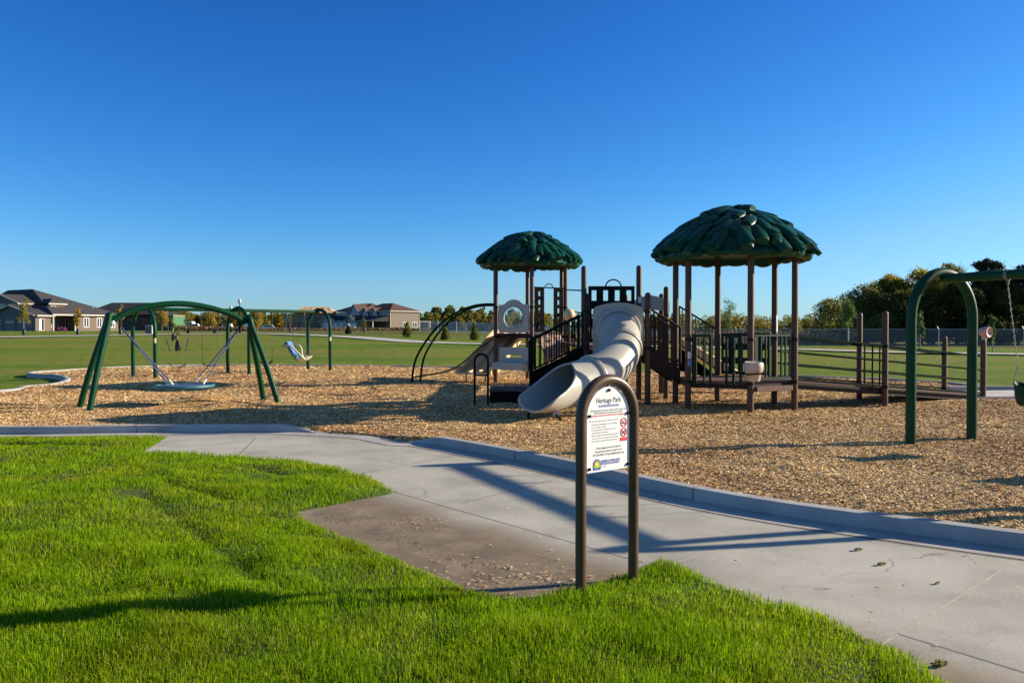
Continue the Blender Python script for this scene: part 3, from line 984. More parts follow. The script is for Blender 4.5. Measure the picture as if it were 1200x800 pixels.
for a, b in (((440, 570), (754, 659)), ((1052, 742), (1320, 824)), ((655, 560), (540, 590)), ((548, 531), (415, 556)), ((300, 513), (280, 533))):
    strip('path_joint', gp(*a), gp(*b), 0.009, 0.003, M['kerbline'])
sweep_profile('gutter_joint', dense(offset_line(front_line, -0.335)), [(-0.012, 0.0085), (0.0, 0.0085)], M['kerbline'], 'dark joint between gutter and path')
for line, spots in ((smooth_line(kerb_left, 4), (160,)), (smooth_line(kerb_right, 4), (603, 812))):
    for px in spots:
        p = min(line, key=lambda q: abs(q[0] / q[1] - (px - 600) / FPX))
        i = line.index(p)
        t = Vector((line[i + 1][0] - line[i - 1][0], line[i + 1][1] - line[i - 1][1], 0)).normalized()
        nrm = Vector((-t.y, t.x, 0))
        mb = MB()
        c = Vector((p[0], p[1], 0))
        for k in (0,):
            a, b = c - nrm * 0.004, c + nrm * 0.156
            mb.beam(a + Vector((0, 0, 0.05)), b + Vector((0, 0, 0.05)), 0.012, 0.165)
        tag(mb.build('kerb_joint', M['kerbline']), 'dark vertical joint in the kerb', kind='structure')

# far paths
def far_path(px, half, label):
    P = [tp(x, y) for x, y in px]
    C = crom(P, 6)
    mb = MB()
    vs = []
    for i, p in enumerate(C):
        t = (C[min(i + 1, len(C) - 1)] - C[max(i - 1, 0)])
        t.z = 0
        t.normalize()
        nrm = Vector((-t.y, t.x, 0))
        for s in (-1, 1):
            q = p + nrm * half * s
            vs.append((q.x, q.y, tz(q.x, q.y) + 0.07))
    mb.add(vs, [(2 * i, 2 * i + 1, 2 * i + 3, 2 * i + 2) for i in range(len(C) - 1)])
    return tag(mb.build('far_path', M['farpath']), label, kind='structure')
far_path([(-60, 396.5), (0, 395.5), (60, 394.5), (140, 393.2), (200, 392), (300, 391.3), (350, 392.5), (407, 395), (460, 399), (493, 401.3), (530, 402.5), (566, 403.5), (640, 404.5), (760, 406), (850, 408), (940, 410), (1040, 413), (1200, 416), (1350, 420)], 1.6, 'pale footpath crossing the far side of the field')

# ------------------------------------------------------------------ park rules sign
def build_sign():
    a, b = gp(680.5, 697), gp(742, 680)
    d = (b - a); width = d.length; d.normalize()
    t = thing('park_sign', 'bronze arched sign frame holding white playground rules panel on lawn edge', 'sign', tuple((a + b) / 2))
    r = 0.0355
    top = 1.425 - r
    rad = width / 2
    mid = (a + b) / 2
    pts = [a + Vector((0, 0, -0.2)), a + Vector((0, 0, 0.4)), a + Vector((0, 0, top - rad))]
    for k in range(1, 16):
        an = math.pi * k / 16
        pts.append(mid - d * rad * math.cos(an) + Vector((0, 0, top - rad + rad * math.sin(an))))
    pts += [b + Vector((0, 0, top - rad)), b + Vector((0, 0, 0.4)), b + Vector((0, 0, -0.2))]
    MB().tube(pts, r, 20).build('frame', M['signframe'], t, 60)
    # panel, local frame: x along d, y normal (towards the viewer is -n), z up
    n = Vector((-d.y, d.x, 0))
    Mx = Matrix(((d.x, n.x, 0, mid.x), (d.y, n.y, 0, mid.y), (0, 0, 1, 0), (0, 0, 0, 1)))
    hw = rad - r - 0.012
    zb, zc = 0.785, top - rad - 0.01
    out = [(-hw, zb), (hw, zb)]
    for k in range(0, 21):
        an = math.pi * k / 20
        out.append((hw * math.cos(an), zc + (top - r - 0.012 - zc) * math.sin(an)))
    mb = MB(Mx)
    m = len(out)
    vs = [(x, -0.006, z) for x, z in out] + [(x, 0.0, z) for x, z in out]
    mb.add(vs, [tuple(range(m)), tuple(range(2 * m - 1, m - 1, -1))] + [(i, m + i, m + (i + 1) % m, (i + 1) % m) for i in range(m)])
    panel = mb.build('sign_panel', M['signface'], t)
    for x, z in ((0, top - r - 0.035), (-hw + 0.02, zc + 0.02), (hw - 0.02, zc + 0.02), (-hw + 0.02, zb + 0.025), (hw - 0.02, zb + 0.025)):
        q = Mx @ Vector((x, -0.006, z))
        q2 = Mx @ Vector((x, -0.016, z))
        MB().tube([q, q2], 0.010, 10).build('bolt', M['black'], panel)
        ex = Vector((x - 0.05 if x < 0 else x + 0.05, 0.006, z)) if x else Vector((0, 0.006, z + 0.05))
        MB().beam(Mx @ Vector((x, 0.006, z)), Mx @ ex, 0.012, 0.008).build('bracket', M['black'], t)

    # writing
    inks = {'black_lettering': 'ink', 'blue_lettering': 'inkblue', 'red_lettering': 'inkred'}
    H = top - r - 0.012
    def zz(z): return H - (H - z) * 0.845
    def text(grp, s, x, z, size, align='LEFT', shear=0.0, bold=0.0, fit=None):
        cu = bpy.data.curves.new('lettering', 'FONT')
        cu.body = s; cu.size = size; cu.align_x = align; cu.shear = shear; cu.offset = bold
        cu.resolution_u = 3
        ob = bpy.data.objects.new('lettering', cu)
        COL.objects.link(ob)
        bpy.context.view_layer.update()
        dg = bpy.context.evaluated_depsgraph_get()
        me = bpy.data.meshes.new_from_object(ob.evaluated_get(dg))
        vs = [v.co.copy() for v in me.vertices]
        k = 1.0
        if fit and vs:
            w = max(v.x for v in vs) - min(v.x for v in vs)
            k = fit / w
        fs = [tuple(p.vertices) for p in me.polygons]
        MB(Mx).add([(x + v.x * k, -0.0075, zz(z) + v.y * 0.92) for v in vs], fs).build('lettering', M[inks[grp]], panel)
        bpy.data.objects.remove(ob); bpy.data.curves.remove(cu); bpy.data.meshes.remove(me)
    text('black_lettering', 'Heritage Park', 0.0, H - 0.125, 0.054, 'CENTER', fit=0.225)
    text('blue_lettering', 'PLAYGROUND RULES', 0.0, H - 0.157, 0.022, 'CENTER', 0.25, 0.0006, 0.19)
    text('black_lettering', 'This local play structure is designed for ages 2-12.', 0.0, H - 0.188, 0.0155, 'CENTER', 0, 0.0003, 0.33)
    text('black_lettering', 'Adult supervision strongly recommended.', 0.0, H - 0.207, 0.0155, 'CENTER', 0, 0.0003, 0.265)
    text('red_lettering', 'Smoking is not allowed within 25 feet of playground.', 0.0, H - 0.227, 0.0155, 'CENTER', 0, 0.0006, 0.345)
    text('black_lettering', 'On hot sunny days, please remember that the', -hw + 0.02, H - 0.268, 0.0145, fit=0.265)
    lines = ['\u2022 The playground equipment is hot in sunshine.', '\u2022 No running or litter.', '\u2022 No equipment use while hot and wear', '   appropriate footwear.', '\u2022 Remove bicycle helmets and other items', '   from around the neck prior to play.', '\u2022 No smoke or play surfaces may be hot.']
    for k, s in enumerate(lines):
        text('black_lettering', s, -hw + 0.035, H - 0.294 - k * 0.0215, 0.0145, fit=min(0.245, 0.0062 * len(s)))
    for k, s in enumerate(['If the playground is in need of', 'maintenance, please contact us at', '701-222-6455 or bisparks@bisparks.org']):
        text('black_lettering', s, 0.0, H - 0.482 - k * 0.026, 0.018, 'CENTER', 0, 0.0003, (0.225, 0.25, 0.285)[k])
    text('blue_lettering', 'BISMARCK PARKS AND', -0.07, H - 0.588, 0.021, bold=0.0007, fit=0.175)
    text('blue_lettering', 'RECREATION DISTRICT', -0.07, H - 0.608, 0.021, bold=0.0007, fit=0.175)
    text('blue_lettering', 'Est. 1927', -0.07, H - 0.628, 0.014, fit=0.05)
    def disc(mb, cx, cz, r0, r1, y, n=28, a0=0, a1=2 * math.pi):
        vs, fs = [], []
        for k in range(n + 1):
            an = a0 + (a1 - a0) * k / n
            vs += [(cx + r0 * math.cos(an), y, cz + r0 * math.sin(an)), (cx + r1 * math.cos(an), y, cz + r1 * math.sin(an))]
        for k in range(n): fs.append((2 * k, 2 * k + 1, 2 * k + 3, 2 * k + 2))
        mb.add(vs, fs)
    def bar(mb, x0, z0, x1, z1, w, y):
        dx, dz = x1 - x0, z1 - z0
        l = math.hypot(dx, dz); ox, oz = -dz / l * w / 2, dx / l * w / 2
        mb.add([(x0 + ox, y, z0 + oz), (x1 + ox, y, z1 + oz), (x1 - ox, y, z1 - oz), (x0 - ox, y, z0 - oz)], [(0, 1, 2, 3)])
    cx = hw - 0.055
    pic, pic2, red = MB(Mx), MB(Mx), MB(Mx)
    z1, z2 = zz(H - 0.292), zz(H - 0.370)
    disc(red, cx, z1, 0.024, 0.031, -0.0085); bar(red, cx - 0.019, z1 + 0.019, cx + 0.019, z1 - 0.019, 0.006, -0.0088)
    disc(red, cx, z2, 0.024, 0.031, -0.0085); bar(red, cx - 0.019, z2 + 0.019, cx + 0.019, z2 - 0.019, 0.006, -0.0088)
    bar(red, cx - 0.032, z2 - 0.046, cx + 0.032, z2 - 0.046, 0.024, -0.0085)
    bar(pic, cx - 0.018, z1 - 0.004, cx + 0.016, z1 - 0.004, 0.008, -0.0078); bar(pic, cx + 0.010, z1 + 0.006, cx + 0.014, z1 + 0.014, 0.003, -0.0078)
    bar(pic2, cx - 0.014, z2, cx + 0.012, z2, 0.013, -0.0078); bar(pic2, cx - 0.011, z2, cx - 0.011, z2 - 0.016, 0.004, -0.0078); bar(pic2, cx + 0.009, z2, cx + 0.009, z2 - 0.016, 0.004, -0.0078); bar(pic2, cx + 0.012, z2 + 0.010, cx + 0.02, z2 + 0.006, 0.009, -0.0078)
    red.build('prohibition_symbol', M['inkred'], panel)
    pic.build('pictogram', M['ink'], panel)
    pic2.build('pictogram', M['ink'], panel)
    # logo: arched blue field, green ground, yellow sun with rays
    lb, ly, lg = MB(Mx), MB(Mx), MB(Mx)
    lx, lz = -0.108, zz(H - 0.603)
    lb.add([(lx - 0.034, -0.0075, lz - 0.034), (lx + 0.034, -0.0075, lz - 0.034), (lx + 0.034, -0.0075, lz + 0.004)] + [(lx + 0.034 * math.cos(k * math.pi / 12), -0.0075, lz + 0.004 + 0.034 * math.sin(k * math.pi / 12)) for k in range(1, 12)] + [(lx - 0.034, -0.0075, lz + 0.004)], [tuple(range(15))])
    lg.add([(lx - 0.032, -0.0082, lz - 0.016), (lx - 0.012, -0.0082, lz - 0.026), (lx + 0.032, -0.0082, lz - 0.016), (lx + 0.032, -0.0082, lz + 0.0), (lx - 0.032, -0.0082, lz + 0.0)], [(0, 1, 2, 3, 4)])
    disc(ly, lx, lz + 0.004, 0.0001, 0.0165, -0.009)
    for k in range(12):
        an = k * math.pi / 6
        bar(ly, lx + 0.018 * math.cos(an), lz + 0.004 + 0.018 * math.sin(an), lx + 0.027 * math.cos(an), lz + 0.004 + 0.027 * math.sin(an), 0.004, -0.009)
    lb.build('logo_field', M['inkblue'], panel); lg.build('logo_ground', M['inkgreen'], panel); ly.build('logo_sun', M['inkyellow'], panel)
build_sign()

# ------------------------------------------------------------------ play structure
GZ = 0.09                                     # level of the chips
PLAY = thing('play_structure', 'large brown and green playground structure with two leafy roofs and tube slide', 'playground', (2.6, 17.8, GZ))

def post(x, y, z, r=0.0635, m='brown', name='post', cap=True):
    mb = MB()
    prof = [(r, GZ - 0.25), (r, z - r * 0.9)]
    for k in range(1, 6):
        a = k / 5 * math.pi / 2
        prof.append((max(0.0, r * math.cos(a)), z - r * 0.9 + r * 0.9 * math.sin(a)))
    mb.lathe(prof, (x, y, 0), 20)
    return mb.build(name, M[m], PLAY, 50)

def collar(p, z, parent, m='panel'):
    x, y = p
    return MB().lathe([(0.066, -0.03), (0.074, -0.03), (0.074, 0.03), (0.066, 0.03)], (x, y, z), 18).build('collar', M[m], parent, 30)

def leaf_roof(cx, cy, ze, r, h, seed):
    rnd = random.Random(seed)
    mb = MB()
    def prof(s):                               # s 0 top .. 1 eave, returns radius, height
        return r * 0.955 * s, h * (1 - 0.34 * s - 0.66 * s ** 2.0) * 0.88
    base = [(1e-6, prof(0)[1])] + [prof(0.93 * k / 14) for k in range(1, 15)] + [(r * 0.90, -0.04), (r * 0.87, -0.13), (r * 0.80, -0.14), (r * 0.76, -0.04), (1e-6, 0.2)]
    mb.lathe([(a, b) for a, b in reversed(base)], (cx, cy, ze), 48)
    tiers = [(0.0, 0.26, 5, 0.14), (0.05, 0.40, 8, 0.13), (0.16, 0.52, 11, 0.13), (0.28, 0.64, 14, 0.13), (0.40, 0.76, 17, 0.135), (0.50, 0.86, 20, 0.135), (0.60, 0.96, 23, 0.135), (0.66, 1.04, 25, 0.14), (0.70, 1.07, 27, 0.135)]
    for ti, (s0, s1, n, rad) in enumerate(tiers):
        off = rnd.random()
        for k in range(n):
            a0 = 2 * math.pi * (k + off + rnd.uniform(-0.4, 0.4)) / n
            e0, e1 = s0 + rnd.uniform(-0.07, 0.05) * (ti > 0), s1 + rnd.uniform(-0.10, 0.03) * (1.0 if ti < 7 else 0.5)
            bend = (rnd.uniform(-0.45, 0.45) - 0.12) / (1 + ti * 0.4)
            rr = rad * rnd.uniform(0.62, 1.12)
            lift = rnd.uniform(0.0, 0.06) - (0.05 if ti == 8 else 0.0)
            vs, fs, m, q = [], [], 9, 12
            cen = []
            for i in range(m):
                u = i / (m - 1)
                s = max(0.0, e0 + (e1 - e0) * u)
                pr, pz = prof(s)
                a = a0 + bend * u * u
                cen.append((Vector((cx + pr * math.cos(a), cy + pr * math.sin(a), ze + pz + (0.012 + (0.045 + lift) * u))), a))
            for i in range(m):
                t = (cen[min(i + 1, m - 1)][0] - cen[max(i - 1, 0)][0]).normalized()
                a = cen[i][1]
                sd = Vector((-math.sin(a), math.cos(a), 0))
                sd = (sd - t * sd.dot(t)).normalized()
                nr = sd.cross(t)
                if nr.z < 0: nr = -nr
                u = i / (m - 1)
                f = min(1.0, 0.45 + 1.6 * u) * (1.0 if i < m - 2 else (1.0 if i == m - 2 else 0.88))
                for k2 in range(q):
                    an = 2 * math.pi * k2 / q
                    vs.append(cen[i][0] + sd * (math.cos(an) * rr * f) + nr * (math.sin(an) * rr * 0.64 * f))
            for i in range(m - 1):
                for k2 in range(q):
                    l = (k2 + 1) % q
                    fs.append((i * q + k2, i * q + l, (i + 1) * q + l, (i + 1) * q + k2))
            fs.append(tuple(range(q - 1, -1, -1)))
            fs.append(tuple((m - 1) * q + k2 for k2 in range(q)))
            mb.add(vs, fs)
    for k in range(30):                        # rounded lobes hanging under the eave
        a = 2 * math.pi * (k + rnd.uniform(-0.3, 0.3)) / 30
        q = MB(Matrix.Translation((cx + r * 0.88 * math.cos(a), cy + r * 0.88 * math.sin(a), ze - 0.10)) @ Matrix.Rotation(a, 4, 'Z'))
        rl, hl = rnd.uniform(0.16, 0.26), rnd.uniform(0.07, 0.125)
        q.lathe([(max(1e-6, math.cos(t)), math.sin(t)) for t in [-math.pi / 2 + math.pi * j / 8 for j in range(9)]], (0, 0, 0), 12)
        S = Matrix.Diagonal((0.11, rl, hl, 1))
        mb.add([Matrix.Translation((cx + r * 0.88 * math.cos(a), cy + r * 0.88 * math.sin(a), ze - 0.10)) @ Matrix.Rotation(a, 4, 'Z') @ S @ (q.M.inverted() @ Vector(p)) for p in q.v], q.f)
    o = mb.build('leaf_roof', M['roof'], PLAY, 42)
    return o

def hexpts(cx, cy, r, rot=0.0):
    return [(cx + r * math.cos(R(-90 + 60 * k + rot)), cy + r * math.sin(R(-90 + 60 * k + rot))) for k in range(6)]

BIG = (4.66, 16.8)
SMALL = (0.56, 25.4)
HB = hexpts(*BIG, 1.25)          # 0 front, 1 front right, 2 back right, 3 back, 4 back left, 5 front left
HS = hexpts(*SMALL, 1.25, 2)
big_posts = [post(x, y, 3.62) for x, y in HB]
small_posts = [post(x, y, 4.08) for x, y in HS]
leaf_roof(*BIG, 3.33, 1.665, 1.03, 5)
leaf_roof(*SMALL, 3.86, 1.68, 1.02, 9)
for px in (HB[0], HB[1], HB[5], HB[2]):
    for z in (0.66, 1.52): collar(px, z, big_posts[HB.index(px)])
for px in HS[:2] + HS[4:]:
    for z in (1.5, 2.4): collar(px, z, small_posts[HS.index(px)])

def hexdeck(c, z, r):
    MB().prism(hexpts(*c, r), z - 0.05, z).build('deck', M['deck'], PLAY, 30, 0.008)
    P = hexpts(*c, r + 0.002)
    mb = MB()
    for k in range(6):
        a, b = Vector((*P[k], z - 0.10)), Vector((*P[(k + 1) % 6], z - 0.10))
        mb.beam(a, b, 0.05, 0.095)
    mb.build('deck_frame', M['darkbrown'], PLAY, 30)
DB, DS, DM = 0.69, 1.60, 1.30
hexdeck(BIG, DB, 1.17)
hexdeck(SMALL, DS, 1.17)

# middle square platform
MX0, MX1, MY0, MY1 = 1.63, 2.93, 17.2, 18.4
mid_posts = [post(MX0 - 0.02, MY0, 2.50, m='darkbrown'), post(MX1, MY0, 2.52), post(MX0 + 0.03, MY1, 3.19), post(MX1, MY1, 3.20)]
MB().box(MX0, MX1, MY0 + 0.02, MY1, DM - 0.05, DM).build('deck', M['deck'], PLAY, 30, 0.006)
mb = MB()
for a, b in (((MX0, MY0), (MX1, MY0)), ((MX1, MY0), (MX1, MY1)), ((MX1, MY1), (MX0, MY1)), ((MX0, MY1), (MX0, MY0))):
    mb.beam(Vector((*a, DM - 0.11)), Vector((*b, DM - 0.11)), 0.05, 0.10)
mb.build('deck_frame', M['darkbrown'], PLAY, 30)
for k, p in enumerate(((MX0 - 0.02, MY0), (MX1, MY0), (MX0 + 0.03, MY1), (MX1, MY1))):
    for z in (DM + 0.02, 2.1): collar(p, z, mid_posts[k])

def local(p, q):
    """Matrix: local x from p to q, y horizontal normal, z up; origin at p on ground zero."""
    d = Vector((q[0] - p[0], q[1] - p[1], 0)); L = d.length; d.normalize()
    n = Vector((-d.y, d.x, 0))
    return Matrix(((d.x, n.x, 0, p[0]), (d.y, n.y, 0, p[1]), (0, 0, 1, 0), (0, 0, 0, 1))), L

def slot_panel(p, q, z0, z1, cols, rows, name, m, inset=0.08, thick=0.03, slotw=0.06, sloth=0.6):
    Mx, L = local(p, q)
    x0, x1 = inset, L - inset
    xs = [x0]
    cw = (x1 - x0) / cols
    for c in range(cols):
        xs += [x0 + cw * c + cw / 2 - slotw / 2, x0 + cw * c + cw / 2 + slotw / 2]
    xs.append(x1)
    zs = [z0]
    rh = (z1 - z0) / rows
    for k in range(rows):
        zs += [z0 + rh * k + rh * (1 - sloth) / 2, z0 + rh * k + rh * (1 + sloth) / 2]
    zs.append(z1)
    holes = {(2 * c + 1, 2 * k + 1) for c in range(cols) for k in range(rows)}
    return MB(Mx).grid_plate(xs, zs, holes, thick).build(name, M[m], PLAY, 30)

def railing(p, q, top, bot, n, m, name='railing', r=0.019, rb=0.012, trim=0.0):
    """p, q: (x, y); top, bot: (z at p, z at q)."""
    P, Q = Vector((p[0], p[1], 0)), Vector((q[0], q[1], 0))
    d = (Q - P)
    P2, Q2 = P + d.normalized() * trim, Q - d.normalized() * trim
    mb = MB()
    z = Vector((0, 0, 1))
    mb.tube([P2 + z * top[0], Q2 + z * top[1]], r, 10)
    mb.tube([P2 + z * bot[0], Q2 + z * bot[1]], r * 0.9, 10)
    for k in range(n):
        t = k / (n - 1)
        e = P2.lerp(Q2, t)
        mb.tube([e + z * (bot[0] + (bot[1] - bot[0]) * t), e + z * (top[0] + (top[1] - top[0]) * t)], rb if 0 < k < n - 1 else r, 8)
    return mb.build(name, M[m], PLAY, 50)

# --- middle platform: back panel, hoop, slide panel
slot_panel((MX0 + 0.03, MY1), (MX1, MY1), DM + 0.12, 2.72, 4, 3, 'wall_panel', 'panel', 0.10, 0.03, 0.11, 0.55)
mb = MB()
mb.tube([Vector((2.34 - 0.18 * math.cos(math.pi * k / 14), MY1, 2.70 + 0.17 * math.sin(math.pi * k / 14))) for k in range(15)], 0.016, 8)
mb.build('hand_hoop', M['black'], PLAY, 60)
slot_panel((MX0, MY0 + 0.1), (MX0 + 0.03, MY1), DM + 0.1, 2.45, 3, 3, 'wall_panel', 'panel', 0.1, 0.03, 0.1, 0.55)

# tube slide -------------------------------------------------------------
def tube_slide():
    ctrl = [(2.28, 17.22, 1.70), (2.28, 16.95, 1.66), (2.27, 16.6, 1.47), (2.14, 16.15, 1.17), (1.82, 15.72, 0.90), (1.42, 15.42, 0.74), (1.08, 15.14, 0.66), (0.82, 14.85, 0.62), (0.59, 14.54, 0.61), (0.41, 14.28, 0.65)]
    C = crom(ctrl, 8)
    m = len(C)
    ro, ri = 0.415, 0.385
    nk = 32
    mb = MB()
    istart = int(m * 0.64)
    vs = []
    for i, c in enumerate(C):
        t = (C[min(i + 1, m - 1)] - C[max(i - 1, 0)]).normalized()
        side = t.cross(Vector((0, 0, 1))).normalized()
        up = side.cross(t).normalized()
        A = math.pi * 0.9999
        flare = 1.0
        if i > istart:
            u = (i - istart) / (m - 1 - istart)
            A = R(float(np.interp(u, [0, 0.06, 0.14, 0.26, 0.42, 0.62, 0.82, 0.94, 1], [180, 158, 138, 120, 103, 88, 74, 58, 30])))
            flare = 1 + 0.10 * u ** 2
        for rad in (ro, ri):
            for k in range(nk + 1):
                a = -A + 2 * A * k / nk
                vs.append(c + (side * math.sin(a) * flare - up * math.cos(a)) * rad)
    fs = []
    w = nk + 1
    for i in range(m - 1):
        a, b = i * 2 * w, (i + 1) * 2 * w
        for k in range(nk):
            fs.append((a + k, a + k + 1, b + k + 1, b + k))
            fs.append((a + w + k + 1, a + w + k, b + w + k, b + w + k + 1))
        if i >= istart - 1:
            fs.append((a, a + w, b + w, b))
            fs.append((a + nk, b + nk, b + w + nk, a + w + nk))
    e = (m - 1) * 2 * w
    for k in range(nk): fs.append((e + k, e + k + 1, e + w + k + 1, e + w + k))
    mb.add(vs, fs)
    slide = mb.build('tube_slide', M['grey'], PLAY, 45)
    # rolled rim of the mouth
    rim = []
    for k in (0, nk):
        seq = []
        for i in range(istart - 0, m):
            p = (Vector(vs[i * 2 * w + k]) + Vector(vs[i * 2 * w + w + k])) / 2
            seq.append(p)
        rim.append(seq)
    endarc = [(Vector(vs[e + k]) + Vector(vs[e + w + k])) / 2 for k in range(nk + 1)]
    loop = list(reversed(rim[0]))[::-1] + endarc[1:-1] + list(reversed(rim[1]))
    MB().tube(loop[1:], 0.024, 8).build('slide_lip', M['grey'], slide, 60)
    for i in (int(m * 0.27), int(m * 0.52)):
        t = (C[i + 1] - C[i - 1]).normalized()
        f = MB()
        side = t.cross(Vector((0, 0, 1))).normalized(); up = side.cross(t).normalized()
        prof = [(ro - 0.01, -0.05), (ro + 0.028, -0.045), (ro + 0.034, -0.03), (ro + 0.034, -0.008), (ro + 0.022, -0.003), (ro + 0.022, 0.003), (ro + 0.034, 0.008), (ro + 0.034, 0.03), (ro + 0.028, 0.045), (ro - 0.01, 0.05)]
        n = 40
        v2, f2 = [], []
        for rr, s in prof:
            for k in range(n):
                a = 2 * math.pi * k / n
                v2.append(C[i] + t * s + (side * math.cos(a) + up * math.sin(a)) * rr)
        for a in range(len(prof) - 1):
            for k in range(n):
                l = (k + 1) % n
                f2.append((a * n + k, a * n + l, (a + 1) * n + l, (a + 1) * n + k))
        f.add(v2, f2)
        f.build('joint_flange', M['grey'], slide, 50)
    # entrance panel with arched top and hole for the tube, plus the hood ring
    cx, cz = 2.28, 1.70
    out = [(1.735, 1.16), (2.815, 1.16), (2.815, 2.19)] + [(cx + 0.535 * math.cos(a), 2.19 + 0.11 * math.sin(a) ** 2) for a in [math.pi * k / 16 for k in range(1, 16)]] + [(1.735, 2.19)]
    Mx = Matrix.Translation((0, MY0 - 0.10, 0))
    MB(Mx).plate(out, (cx, cz, 0.385), 0.05).build('entrance_panel', M['grey'], slide, 30, 0.01)
    prof = [(0.44, 0.0), (0.475, -0.01), (0.485, -0.05), (0.46, -0.07), (0.41, -0.075)]
    v2, f2 = [], []
    n = 44
    for rr, s in prof:
        for k in range(n):
            a = 2 * math.pi * k / n
            v2.append((cx + rr * math.cos(a), MY0 - 0.125 + s, cz + rr * math.sin(a)))
    for a in range(len(prof) - 1):
        for k in range(n):
            l = (k + 1) % n
            f2.append((a * n + k, a * n + l, (a + 1) * n + l, (a + 1) * n + k))
    MB().add(v2, f2).build('hood_ring', M['grey'], slide, 50)
    # supports
    mb = MB()
    p = Vector((0.80, 14.46, 0.23))
    mb.box(p.x - 0.06, p.x + 0.06, p.y - 0.04, p.y + 0.04, p.z - 0.09, p.z + 0.03)
    mb.build('bracket', M['grey'], slide, 30, 0.01)
    MB().tube(crom([(0.80, 14.44, 0.17), (0.83, 14.40, 0.14), (0.89, 14.30, 0.09), (0.91, 14.26, -0.05)], 4), 0.026, 10).build('support_leg', M['green'], slide, 60)
    MB().tube([(0.30, 14.62, 0.26), (0.30, 14.62, -0.1)], 0.022, 10).build('support_leg', M['blackgreen'], slide, 60)
tube_slide()

# --- transfer platform, stairs and railings to the middle platform
TZ0 = 0.40
MB().box(-0.50, 0.44, 17.55, 18.75, TZ0 - 0.05, TZ0).build('transfer_deck', M['deck'], PLAY, 30, 0.006)
mb = MB()
mb.box(-0.49, 0.43, 17.56, 17.60, GZ - 0.1, TZ0 - 0.052); mb.box(-0.49, 0.43, 18.70, 18.74, GZ - 0.1, TZ0 - 0.052); mb.box(-0.49, -0.45, 17.602, 18.698, GZ - 0.1, TZ0 - 0.052)
mb.build('transfer_skirt', M['black'], PLAY, 30)
post(0.42, 17.52, 1.50, 0.045, 'blackgreen', 'rail_post')
mb = MB()
for k in range(5):
    x0 = 0.46 + k * 0.235
    z = TZ0 + (k + 1) * (DM - TZ0) / 6
    mb.box(x0, x0 + 0.26, 17.58, 18.45, z - 0.04, z)
mb.build('stair_treads', M['deck'], PLAY, 30)
for y in (17.54, 18.49):
    mb = MB()
    pr = [(0.44, 0.16), (0.44, 0.72), (1.60, 1.30), (1.60, 0.80), (1.1, 0.42)]
    n = len(pr)
    mb.add([(x, y - 0.02, z) for x, z in pr] + [(x, y + 0.02, z) for x, z in pr], [tuple(range(n)), tuple(range(2 * n - 1, n - 1, -1))] + [(i, n + i, n + (i + 1) % n, (i + 1) % n) for i in range(n)])
    mb.build('stair_stringer', M['black'], PLAY, 30)
    railing((0.40, y - 0.01), (1.56, y - 0.01), (1.47, 2.05), (0.76, 1.30), 11, 'blackgreen', 'stair_railing', 0.024, 0.015)
# loop handrail in front of the transfer deck
hx0, hx1, hy = -0.80, -0.52, 17.05
pts = [(hx0, hy, -0.1), (hx0, hy, 1.05)] + [((hx0 + hx1) / 2 - (hx1 - hx0) / 2 * math.cos(math.pi * k / 12), hy + 0.15 * k / 12, 1.05 + 0.14 * math.sin(math.pi * k / 12)) for k in range(13)] + [(hx1, hy + 0.15, 1.0), (hx1, hy + 0.15, -0.1)]
MB().tube(pts, 0.024, 10).tube([(hx0, hy, 0.74), (hx1, hy + 0.15, 0.74)], 0.016, 8).build('loop_handrail', M['blackgreen'], PLAY, 60)

# --- small tower: bubble panel, bench, enclosure panels, climbing wall, arch climber, tan slide
FL, FR = HS[5], HS[0]
Mx, L = local(FL, FR)
zb = DS + 0.02
out = [(0.10, zb), (L - 0.10, zb), (L - 0.10, zb + 0.86)] + [(L / 2 + (0.34 - 0.68 * k / 12), zb + 0.86 + 0.16 * (1 - abs(1 - k / 6) ** 2.2)) for k in range(13)] + [(0.10, zb + 0.86)]
bp = MB(Mx).plate(out, (L / 2, zb + 0.46, 0.33), 0.05).build('bubble_panel', M['grey'], PLAY, 30, 0.008)
pr = [(0.345, 0), (0.345, -0.035), (0.325, -0.035)]
b2 = MB(Mx @ Matrix.Translation((L / 2, -0.03, zb + 0.46)) @ Matrix.Rotation(R(90), 4, 'X'))
b2.lathe([(0.33 * math.cos(a), 0.20 * math.sin(a)) for a in [math.pi / 2 * k / 8 for k in range(9)]], (0, 0, 0), 32)
b2.build('bubble_window', M['bubble'], bp, 80)
MB(Mx).tube([(L / 2 + 0.345 * math.cos(a), -0.03, zb + 0.46 + 0.345 * math.sin(a)) for a in [2 * math.pi * k / 40 for k in range(40)]], 0.018, 8, closed=True).build('window_ring', M['grey'], bp, 60)
MB(Mx).box(0.05, L - 0.05, -0.03, 0.03, zb - 0.09, zb - 0.022).build('panel_rail', M['panel'], PLAY, 30, 0.004)
# bench below
bx0, bx1 = 0.10, L - 0.08
mb = MB(Mx)
mb.grid_plate([bx0 + 0.03, bx0 + 0.22, bx1 - 0.25, bx1], [0.70, 0.86, 0.93, 1.18], {(1, 1)}, 0.05)
bench = mb.build('bench_seat', M['grey'], PLAY, 30, 0.012)
mb = MB(Mx)
mb.box(bx0 - 0.03, bx1, -0.38, -0.026, 0.66, 0.72); mb.box(bx0 - 0.03, bx1, -0.40, -0.35, 0.50, 0.71)
mb.box(bx1 - 0.05, bx1, -0.36, -0.03, 0.46, 0.70); mb.box(bx0 - 0.03, bx0 + 0.02, -0.36, -0.03, 0.50, 0.70)
mb.build('seat_shelf', M['grey'], bench, 30, 0.012)
MB(Mx).box(bx1 - 0.02, bx1 + 0.05, -0.05, 0.05, 0.30, 1.15).build('bench_bracket', M['drum'], bench, 30, 0.01)

